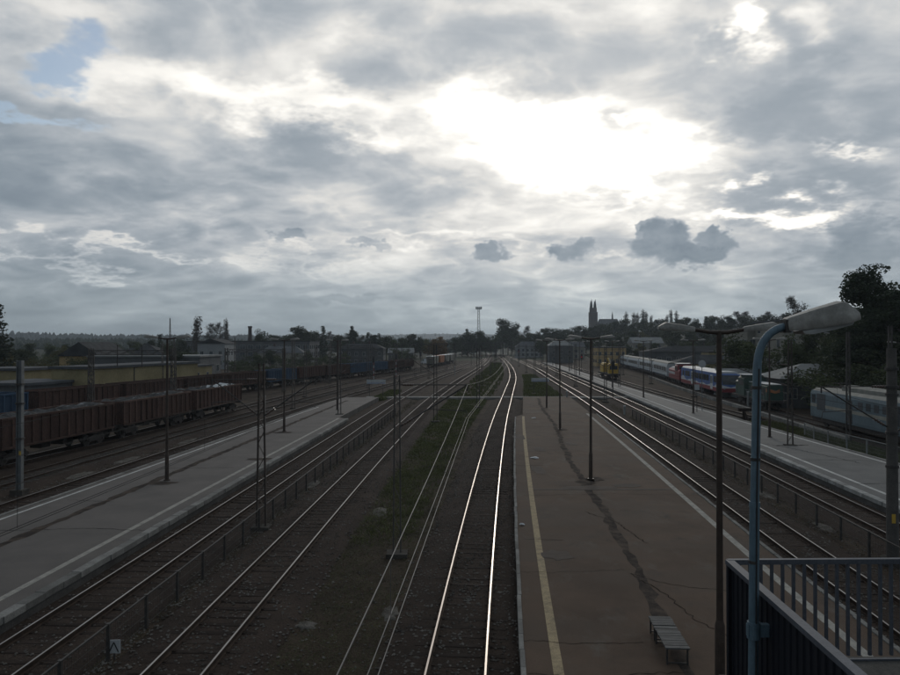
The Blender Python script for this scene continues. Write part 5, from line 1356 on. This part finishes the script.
# ------------------------------------------------------------------ vegetation
def limbs(b, H, r, n, z0, spread, rs, up=.5, sub=2):
    tips = []
    b.tube([(0, 0, -.4), (rs.uniform(-.1, .1), rs.uniform(-.1, .1), H * .4), (rs.uniform(-.2, .2), rs.uniform(-.2, .2), H * .75), (0, 0, H * .97)], [r, r * .75, r * .4, r * .08], 7)
    for k in range(n):
        t = z0 + (1 - z0) * (k + rs.rand() * .6) / n * .95; z = H * t; a = rs.uniform(0, 2 * PI)
        L = spread * H * (1.15 - t) * rs.uniform(.7, 1.2); rr = r * .42 * (1.1 - t)
        p0 = Vector((0, 0, z)); p1 = p0 + Vector((math.cos(a) * L * .5, math.sin(a) * L * .5, L * up * .4)); p2 = p0 + Vector((math.cos(a) * L, math.sin(a) * L, L * up))
        b.tube([p0, p1, p2], [rr, rr * .6, rr * .15], 5); tips.append(p2)
        for q in range(sub):
            c = p1.lerp(p2, rs.rand() * .8); e = c + Vector((rs.uniform(-1, 1), rs.uniform(-1, 1), rs.uniform(.1, .9))) * L * .38
            b.tube([c, e], [rr * .35, rr * .08], 4); tips.append(e)
    return tips
def leaves(b, centers, per, rad, size, rs, flat=.75):
    V, F = [], []
    for (c, rr) in centers:
        for k in range(per):
            d = rs.normal(size=3); d /= np.linalg.norm(d) + 1e-9
            q = rr * rad * rs.rand() ** .42
            p = np.array(c) + d * q * np.array([1, 1, flat])
            n = rs.normal(size=3); n /= np.linalg.norm(n); u = np.cross(n, [0, 0, 1.0]); u /= np.linalg.norm(u) + 1e-9; v = np.cross(n, u)
            s = size * rs.uniform(.6, 1.35); o = len(V)
            V += [tuple(p - u * s * .5), tuple(p + v * s * .42), tuple(p + u * s * .55), tuple(p - v * s * .38)]; F.append((o, o + 1, o + 2, o + 3))
    b.add(V, F)
def proto(kind, seed, lm, H=10.0):
    rs = np.random.RandomState(seed); tb, cb = MB(), MB()
    if kind == 'broad':
        tips = limbs(tb, H * .8, .24, 14, .25, .36, rs, .55, 2)
        cs = [((t.x, t.y, t.z), rs.uniform(.7, 1.25)) for t in tips]
        for k in range(16):
            a, z = rs.uniform(0, 2 * PI), rs.uniform(.26, .95); R = H * .32 * math.sin(PI * (.12 + .82 * ((z - .2) / .8))) * rs.uniform(.4, 1.05)
            cs.append(((R * math.cos(a), R * math.sin(a), z * H), rs.uniform(.7, 1.3)))
        leaves(cb, cs, 95, 1.25, .34, rs)
    elif kind == 'bare':
        tips = limbs(tb, H * .95, .20, 22, .25, .34, rs, .8, 5)
        for t in tips:
            for k in range(5):
                e = t + Vector((rs.uniform(-1, 1), rs.uniform(-1, 1), rs.uniform(-.1, 1))) * .75; cb.bar(t, e, .028)
        leaves(cb, [((t.x, t.y, t.z), .8) for t in tips], 9, .9, .20, rs)
    elif kind == 'poplar':
        tips = limbs(tb, H * .97, .20, 24, .08, .09, rs, 2.2, 1)
        cs = [((rs.normal() * .28, rs.normal() * .28, H * z), .62 * (1.15 - .55 * abs(z - .45))) for z in np.linspace(.10, .97, 34)]
        leaves(cb, cs, 42, 1.25, .30, rs, 1.5)
    elif kind == 'pine':
        tips = limbs(tb, H * .95, .22, 20, .32, .30, rs, .22, 3)
        cs = [((t.x, t.y, t.z + .15), rs.uniform(.5, 1.0)) for t in tips]
        cs += [((rs.normal() * .7, rs.normal() * .7, H * z), .8) for z in np.linspace(.55, .98, 12)]
        leaves(cb, cs, 190, 1.3, .17, rs, .45)
    elif kind == 'spruce':
        limbs(tb, H, .17, 26, .10, .24, rs, -.12, 1)
        cs = []
        for z in np.linspace(.10, .97, 30):
            R = H * .20 * (1.02 - z)
            for k in range(max(2, int(9 * (1.05 - z)))):
                a = rs.uniform(0, 2 * PI); q = R * rs.uniform(.3, 1.05); cs.append(((q * math.cos(a), q * math.sin(a), H * z - q * .18), .5 + .35 * (1 - z)))
        leaves(cb, cs, 20, 1.0, .30, rs, .5)
    elif kind == 'bush':
        tips = limbs(tb, H * .6, .12, 10, .1, .5, rs, .8, 2)
        cs = [((rs.normal() * H * .22, rs.normal() * H * .22, H * rs.uniform(.12, .75)), rs.uniform(.9, 1.5)) for k in range(26)]
        leaves(cb, cs, 95, 1.35, .36, rs)
    return tb.mesh('trunk', 'bark'), cb.mesh('crown', lm)
PR = {}
for key, kind, seed, lm in (('broad0', 'broad', 1, 'leaf_dark'), ('broad1', 'broad', 2, 'leaf_green'), ('broad2', 'broad', 3, 'leaf_olive'), ('broad3', 'broad', 4, 'leaf_dark'), ('rust', 'broad', 5, 'leaf_rust'),
                            ('bare0', 'bare', 6, 'leaf_grey'), ('bare1', 'bare', 7, 'leaf_grey'), ('poplar0', 'poplar', 8, 'leaf_grey'), ('poplar1', 'poplar', 9, 'leaf_dark'),
                            ('pine0', 'pine', 10, 'needle'), ('pine1', 'pine', 11, 'needle'), ('spruce', 'spruce', 12, 'needle'), ('bush0', 'bush', 13, 'leaf_olive'), ('bush1', 'bush', 14, 'leaf_dark'), ('bush2', 'bush', 15, 'leaf_green')):
    PR[key] = proto(kind, seed, lm)
NM = {'broad': 'broadleaf_tree', 'rust': 'autumn_tree', 'bare': 'bare_tree', 'poplar': 'poplar_tree', 'pine': 'pine_tree', 'spruce': 'spruce_tree', 'bush': 'bush'}
def tree(key, x, y, h, label, group=None, wid=1.0, z=None):
    base = key.rstrip('0123456789'); cat = 'bush' if base == 'bush' else 'tree'
    o = thing(NM[base], label, cat, (x, y, (terrain(x, y) if z is None else z) - .05), RS.uniform(0, 6.28), group)
    s = h / 10.0; o.scale = (s * wid * RS.uniform(.92, 1.08), s * wid * RS.uniform(.92, 1.08), s)
    inst('trunk', PR[key][0], o); inst('crown', PR[key][1], o)
    return o
KW = {'broad0': 'dark broad-crowned tree', 'broad3': 'dark broad-crowned tree', 'broad1': 'green leafy tree', 'broad2': 'olive-yellow tree', 'rust': 'rust-brown tree', 'bare0': 'bare twiggy tree', 'bare1': 'bare twiggy tree', 'poplar0': 'bare slender poplar', 'poplar1': 'dark poplar',
      'pine0': 'dark pine', 'pine1': 'dark pine', 'spruce': 'pointed spruce', 'bush0': 'olive-yellow bush', 'bush1': 'dark bush', 'bush2': 'green bush'}
def tp(key, px, py, Y, label, group=None, wid=1.0):         # a tree whose tip is seen along a bearing at distance Y
    label = label.format(KW[key])
    x = (px - 450) / 700 * Y; zb = terrain(x, Y); top = CAMH + (343 - py) * Y / 700
    return tree(key, x, Y, max(1.5, top - zb), label, group, wid)
# left skyline
tp('spruce', -4, 303, 140, 'dark tall conifer at the left edge behind the sheds', wid=1.3)
tp('broad0', -14, 322, 150, 'dark broad tree beside the tall conifer at left edge')
for px, py, Y, k in ((8, 350, 150, 'bush1'), (22, 349, 170, 'broad0'), (36, 351, 160, 'bush0'), (48, 349, 180, 'bush2'), (60, 346, 190, 'broad2'), (74, 350, 165, 'bush0'), (15, 346, 200, 'broad1'), (86, 351, 160, 'bush2'), (66, 344, 230, 'pine0'), (30, 343, 240, 'broad0'), (52, 342, 250, 'broad1')):
    tp(k, px, py, Y, '{} in the thicket behind the yellow sheds at left', 'thicket behind the yellow sheds')
for px, py, Y, k in ((112, 343, 225, 'broad0'), (128, 345, 195, 'bush1'), (140, 343, 210, 'broad1'), (152, 340, 250, 'pine0'), (160, 334, 300, 'spruce'), (168, 345, 190, 'broad0'), (181, 336, 280, 'broad3'), (190, 345, 200, 'bush2'), (188, 352, 160, 'bush1'), (200, 352, 165, 'bush2'), (176, 352, 150, 'broad0')):
    tp(k, px, py, Y, '{} in the clump between the warehouse and the tall poplar', 'clump by the tall poplar')
for px, py, Y, k in ((72, 347, 200, 'broad1'), (118, 344, 250, 'broad3'), (102, 346, 240, 'broad0'), (150, 345, 260, 'broad1'), (165, 342, 270, 'broad3'), (134, 341, 290, 'broad0'), (4, 352, 140, 'broad2'), (44, 355, 130, 'bush0')):
    tp(k, px, py, Y, '{} in the thicket around the dark-roofed halls', 'thicket around the dark-roofed halls', 1.2)
tp('poplar0', 197, 317.5, 255, 'tall columnar poplar on the left skyline', wid=.95)
tp('bare0', 212, 323, 330, 'bare spreading tree right of the tall poplar', wid=.9)
tp('bare1', 220, 322, 335, 'second bare spreading tree right of the tall poplar', wid=.8)
tp('poplar0', 226, 320.5, 330, 'slim bare poplar between the tall poplar and factory chimney', wid=.7)
tp('broad3', 260.5, 328.5, 320, 'small round tree just right of the factory chimney', wid=.85)
for px, py, Y, k in ((275, 335, 360, 'broad0'), (284, 337, 340, 'broad3'), (293, 330, 370, 'broad1'), (298, 326.5, 350, 'broad0'), (305, 328, 360, 'broad3'), (312, 331, 350, 'broad0'), (318, 332, 365, 'bare0'), (323, 325.5, 350, 'spruce'), (331, 331, 360, 'bare1'), (338, 335, 350, 'broad0'), (345, 336, 370, 'broad3'),
                     (352, 325.5, 350, 'spruce'), (353, 330, 352, 'pine0'), (362, 335, 360, 'bare0'), (368, 332, 370, 'spruce'), (373, 334, 360, 'pine1'), (379, 333, 372, 'spruce'), (386, 336, 350, 'broad0'), (394, 336, 370, 'broad1'), (402, 338, 350, 'broad0')):
    tp(k, px, py, Y, '{} in the row on the skyline behind the far wagons', 'skyline trees behind the far wagons', 1.05)
for px, py, Y, k in ((232, 356, 200, 'bush2'), (246, 352, 210, 'bush1'), (258, 352, 220, 'broad1'), (270, 350, 230, 'broad0'), (283, 352, 215, 'bush2'), (296, 350, 235, 'bush1'), (308, 350, 245, 'broad3'), (320, 352, 230, 'bush2'), (333, 350, 260, 'bush1'), (345, 351, 245, 'broad1'), (357, 349, 260, 'bush2'), (370, 349, 270, 'bush0'), (381, 348, 280, 'broad1'), (240, 362, 180, 'bush2'), (252, 363, 172, 'bush1'), (268, 362, 180, 'bush2'), (305, 360, 195, 'bush2'), (330, 359, 205, 'bush1')):
    tp(k, px, py, Y, '{} close behind the farther wagon row', 'scrub behind the farther wagons', 1.25)
for px, py, Y, k in ((404, 337, 380, 'broad3'), (412, 334, 400, 'broad0'), (420, 336, 400, 'broad3'), (428, 339, 380, 'broad2'), (398, 344, 310, 'bush2'), (408, 346, 320, 'bush1'), (456, 337, 430, 'broad0'), (462, 334, 440, 'broad3'), (468, 333, 440, 'broad0'), (474, 331, 450, 'broad3'), (480, 331, 440, 'broad0'), (486, 335, 440, 'broad3'), (467, 328.5, 470, 'spruce'), (492, 340, 470, 'broad0')):
    tp(k, px, py, Y, '{} in the group below the floodlight mast and goods yard', 'trees near the floodlight mast', 1.1)
tp('rust', 440, 336.5, 340, 'rust-brown autumn tree beyond the hopper wagons', wid=1.15)
tp('rust', 434, 339, 330, 'smaller rust-brown autumn tree beside the hopper wagons', wid=1.15)
tp('broad0', 503, 319, 520, 'large dark round tree left of the curved track end', wid=1.0)
tp('broad3', 512, 322, 515, 'second large round tree left of the curved track end', wid=1.0)
tp('bare0', 517, 324, 520, 'thin leafless tree beside the two large round trees')
tp('bare1', 527, 325.5, 500, 'small bare tree on the skyline between round trees and church')
for px, py, Y, k in ((496, 334, 480, 'broad3'), (508, 333, 490, 'broad0'), (520, 334, 470, 'broad3'), (530, 333, 460, 'broad0'), (538, 331, 470, 'broad3'), (546, 328, 480, 'broad0'), (554, 327.5, 470, 'broad3'), (562, 329, 460, 'broad0'), (570, 327, 480, 'broad3'), (578, 326, 500, 'broad0'), (586, 325, 500, 'broad3'), (600, 324, 500, 'broad0'), (608, 322, 510, 'broad3'),
                     (616, 321, 520, 'pine0'), (624, 319, 520, 'broad0'), (633, 320, 500, 'broad3'), (642, 320, 520, 'pine1'), (650, 322, 500, 'broad0'), (592, 327, 480, 'pine1')):
    tp(k, px, py, Y, '{} in the wood below the church', 'wood below the church', 1.15)
for px, py, Y, k in ((540, 341, 380, 'broad0'), (552, 339, 390, 'broad1'), (564, 338, 380, 'broad3'), (575, 337, 390, 'broad0'), (586, 335, 400, 'broad3'), (597, 336, 380, 'broad1'), (608, 333, 390, 'broad0'), (620, 332, 380, 'broad3'), (632, 331, 390, 'broad0'), (644, 331, 370, 'broad2'), (656, 330, 380, 'broad3'), (668, 329, 370, 'broad0'), (614, 345, 320, 'broad0'), (628, 344, 310, 'broad3'), (641, 343, 300, 'broad2'), (655, 343, 290, 'broad0'), (648, 351, 250, 'bush0'), (636, 350, 260, 'broad0')):
    tp(k, px, py, Y, '{} on the lower slope behind the orange block', 'trees behind the orange block', 1.2)
for px, py in ((626, 313), (634, 313.5), (637.5, 314), (643, 311), (646, 313), (651, 316), (667, 315.5), (671, 311), (676.5, 312)):
    tp('poplar0', px, py, 560, '{} on the skyline right of the church', 'skyline poplars right of the church', .72)
for px, py, Y, k in ((660, 319, 480, 'broad0'), (668, 320, 460, 'broad3'), (678, 319, 450, 'pine0'), (686, 317.5, 430, 'broad0'), (696, 318, 430, 'broad3'), (706, 316, 420, 'spruce'), (712, 316, 430, 'broad0'), (720, 315, 420, 'broad3'), (730, 316, 400, 'pine1'), (737, 311, 420, 'bare0'), (744, 316, 400, 'broad0'), (754, 315, 390, 'broad3'), (745, 311, 420, 'bare1'), (764, 315, 380, 'broad0'), (770, 311, 390, 'bare1'), (776, 314, 370, 'broad3'), (788, 313, 360, 'broad0'), (800, 312, 350, 'broad3'),
                     (812, 311, 340, 'broad0'), (824, 309, 330, 'broad3'), (836, 307, 320, 'broad0'), (850, 306, 310, 'broad3'), (866, 306, 300, 'broad0'), (884, 306, 290, 'broad3'), (902, 305, 290, 'broad0')):
    tp(k, px, py, Y, '{} in the wooded hillside right of the church', 'wooded hillside at right', 1.2)
for px, py, Y, k in ((676, 331, 330, 'broad0'), (690, 329, 330, 'broad3'), (704, 328, 320, 'broad0'), (717, 329, 310, 'broad3'), (728, 328, 300, 'pine0'), (741, 329, 270, 'broad0'), (755, 327, 290, 'broad3'), (805, 325, 240, 'broad0'), (822, 322, 230, 'broad3'), (838, 320, 240, 'broad0'), (722, 341, 250, 'broad0'), (694, 341, 260, 'broad1'), (682, 340, 260, 'broad3'), (708, 341, 250, 'broad3')):
    tp(k, px, py, Y, '{} lower on the hillside behind the station building', 'trees behind the station building', 1.2)
tp('bare0', 794, 295.5, 210, 'bare round-crowned tree standing above the blue lamp head', wid=.85)
tp('broad1', 742, 331, 118, 'green bushy tree between the railcar and cream block', wid=1.35)
tp('broad1', 758, 341, 112, 'green tree leaning towards the cream block', wid=1.2)
tp('broad1', 795, 333, 108, 'green tree behind the house with pale hipped roof', wid=.9)
tp('broad0', 812, 330, 112, 'darker tree behind the house with pale hipped roof', wid=.9)
tp('pine0', 868, 266, 84, 'big dark pine towering behind the blue locomotive', wid=1.05)
tp('pine1', 897, 284, 80, 'second dark pine at the right edge behind the blue locomotive', wid=1.2)
tp('broad0', 842, 312, 96, 'dark tree beneath the big pine', wid=.8)
for px, py, Y, k in ((828, 345, 92, 'bush1'), (846, 340, 88, 'broad0'), (866, 336, 82, 'broad3'), (886, 338, 78, 'bush1'), (905, 335, 78, 'broad0'), (858, 352, 76, 'bush1'), (880, 350, 74, 'bush1'), (898, 352, 72, 'bush2'), (838, 358, 84, 'bush2'), (918, 330, 80, 'broad3')):
    tp(k, px, py, Y, '{} in the undergrowth below the big pine behind the blue locomotive', 'undergrowth below the big pine', 1.1)
for px, py, Y, k in ((705, 362, 150, 'bush1'), (716, 360, 145, 'bush2'), (728, 360, 140, 'bush1'), (690, 360, 165, 'bush1')):
    tp(k, px, py, Y, 'low {} between the coaches and the yellow house', 'bushes behind the railcar')

# grass
def grass(name, n, xf, yr, hgt, m, wid=.03, power=1.0):
    b = MB(); V, F = [], []
    for k in range(n):
        y = yr[0] + (yr[1] - yr[0]) * RS.rand() ** power; a, c = xf(y); x = a + (c - a) * RS.rand()
        if math.sin(x * 1.7 + y * .31) + math.sin(y * .53 - x) + RS.rand() * 3.2 < .4: continue
        z = terrain(x, y) - .02
        for q in range(4):
            t = RS.rand() * 6.28; w = wid * (1 + y / 35); l = hgt * RS.uniform(.5, 1.4); o = len(V); ux, uy = RS.normal() * .10, RS.normal() * .10
            V += [(x + ux - w * math.cos(t), y + uy - w * math.sin(t), z), (x + ux + w * math.cos(t), y + uy + w * math.sin(t), z), (x + ux * 2.2 + RS.normal() * .05, y + uy * 2.2, z + l)]; F.append((o, o + 1, o + 2))
    b.add(V, F); return tag(b.build(name, m), kind='stuff')
tag(grass('grass', 13000, lambda y: (L1(y) + 2.2, M_(y) - 3.0), (30, 112), .14, 'grass_blade', .011, power=.8), 'green grass strip between the curved track and left track', 'grass')
tag(grass('dry_grass', 3600, lambda y: (L1(y) + 2.0, M_(y) - 2.2), (15, 70), .07, 'grass_dry', .008), 'short dry weeds on the bare strip beside the curved track', 'grass')
tag(grass('grass', 2400, lambda y: (L1(y) + 2.5, M_(y) - 2.6), (112, 300), .4, 'grass_blade', .02), 'far green grass beyond the pedestrian crossing', 'grass')
tag(grass('grass', 2600, lambda y: (M_(y) + 2.6, R1(y) - 2.6), (110, 190), .3, 'grass_blade', .018), 'green grass past the end of the middle platform', 'grass')
tag(grass('grass', 15000, lambda y: (p3r_(y) + .35, p3r_(y) + 4.4), (30, 76), .26, 'grass_blade', .018), 'green grass below the pale wire fence by the blue locomotive', 'grass')
tag(grass('weeds', 1600, lambda y: (L2(y) + 1.9, L1(y) - 1.9), (13, 110), .10, 'grass_dry', .010), 'dry weeds along the left fence', 'weeds')
tag(grass('grass', 1500, lambda y: (L2(y) - 4, L2(y) - 2.0), (105, 125), .4, 'grass_blade', .03), 'green grass at the end of the grey platform', 'grass')
tag(grass('weeds', 1400, lambda y: (R1(y) + 1.9, R2(y) - 1.9), (16, 110), .10, 'grass_dry', .010), 'dry weeds along the right fence', 'weeds')

tag(grass('low_weeds', 11000, lambda y: (L1(y) + 1.9, M_(y) - 2.3), (14, 48), .06, 'grass_blade', .006), 'low olive weeds over the near strip beside the curved track', 'weeds')
# ------------------------------------------------------------------ far wooded hills
def hills(name, label, d0, prof, depth, n, hh, seed):
    rs = np.random.RandomState(seed); b = MB()
    pts = []
    for (px, py) in prof: pts.append(((px - 450) / 700 * d0, CAMH + (343 - py) * d0 / 700))
    X = np.linspace(pts[0][0], pts[-1][0], 90); Zr = np.interp(X, [p[0] for p in pts], [p[1] for p in pts]) - hh * .7
    for r, (f, zf) in enumerate(((-.9, -.02), (-.5, .35), (-.2, .8), (0, 1.0), (.5, .8), (1.2, .0))):
        for i, x in enumerate(X): b.v.append((x, d0 + f * depth, max(-2, Zr[i] * zf) + (0 if zf < .1 else rs.uniform(-.4, .4))))
    for r in range(5):
        for i in range(89): b.f.append((r * 90 + i, r * 90 + i + 1, (r + 1) * 90 + i + 1, (r + 1) * 90 + i)); b.m.append(0)
    tag(b.build(name, 'forest', smooth=True), kind='structure')
    f = MB()
    for k in range(n):
        x = rs.uniform(X[0], X[-1]); t = rs.rand() ** .7; y = d0 - depth * .8 * (1 - t); zz = np.interp(x, X, Zr); zf = np.interp((y - d0) / depth, [-.9, -.5, -.2, 0], [0, .35, .8, 1]); z = max(-2, zz * zf)
        r = hh * rs.uniform(.3, .55); h = hh * rs.uniform(.7, 1.25); m = 6; o = []
        for (zr, rr) in ((0, .7), (.35, 1.0), (.75, .6)):
            for i in range(m): a = 2 * PI * i / m + zr; q = r * rr * rs.uniform(.75, 1.2); o.append((x + q * math.cos(a), y + q * math.sin(a), z + h * zr))
        o.append((x, y, z + h)); fs = []
        for q in range(2):
            for i in range(m): j = (i + 1) % m; fs.append((q * m + i, q * m + j, (q + 1) * m + j, (q + 1) * m + i))
        for i in range(m): fs.append((2 * m + i, 2 * m + (i + 1) % m, 3 * m))
        f.add(o, fs)
    o = f.build('forest', 'forest'); tag(o, label, 'forest', kind='stuff')
hills('hills', 'far dark wooded ridge on the left horizon', 1700, ((-260, 331), (-60, 331.5), (20, 332.5), (60, 334), (100, 335.5), (180, 335.5), (260, 336), (330, 337.5), (420, 340), (470, 342)), 420, 2600, 11, 3)
hills('hills', 'blue hazy wooded ridge on the far horizon', 3600, ((-300, 333), (100, 335), (300, 334.5), (390, 334), (430, 333), (500, 333.5), (600, 333), (760, 330), (1200, 328)), 900, 2600, 7, 4)

hills('hills', 'low dark woods in the middle distance at left', 900, ((-420, 340), (-100, 339.5), (60, 340), (200, 340.5), (330, 341), (430, 341.5), (485, 342.5)), 420, 2200, 8, 8)
# ------------------------------------------------------------------ air
hb = MB(); hb.box(-2600, 2600, -500, 5400, -4, 95)
hme = hb.mesh('haze', 'earth'); hme.materials.clear()
hm = bpy.data.materials.new('haze'); hm.use_nodes = True
ht = hm.node_tree; ht.nodes.clear()
pv = ht.nodes.new('ShaderNodeVolumePrincipled'); mo = ht.nodes.new('ShaderNodeOutputMaterial')
pv.inputs['Color'].default_value = (.80, .90, 1.0, 1); pv.inputs['Density'].default_value = .00019; pv.inputs['Anisotropy'].default_value = .3
ht.links.new(pv.outputs[0], mo.inputs['Volume'])
hme.materials.append(hm)
tag(inst('haze', hme), kind='stuff')
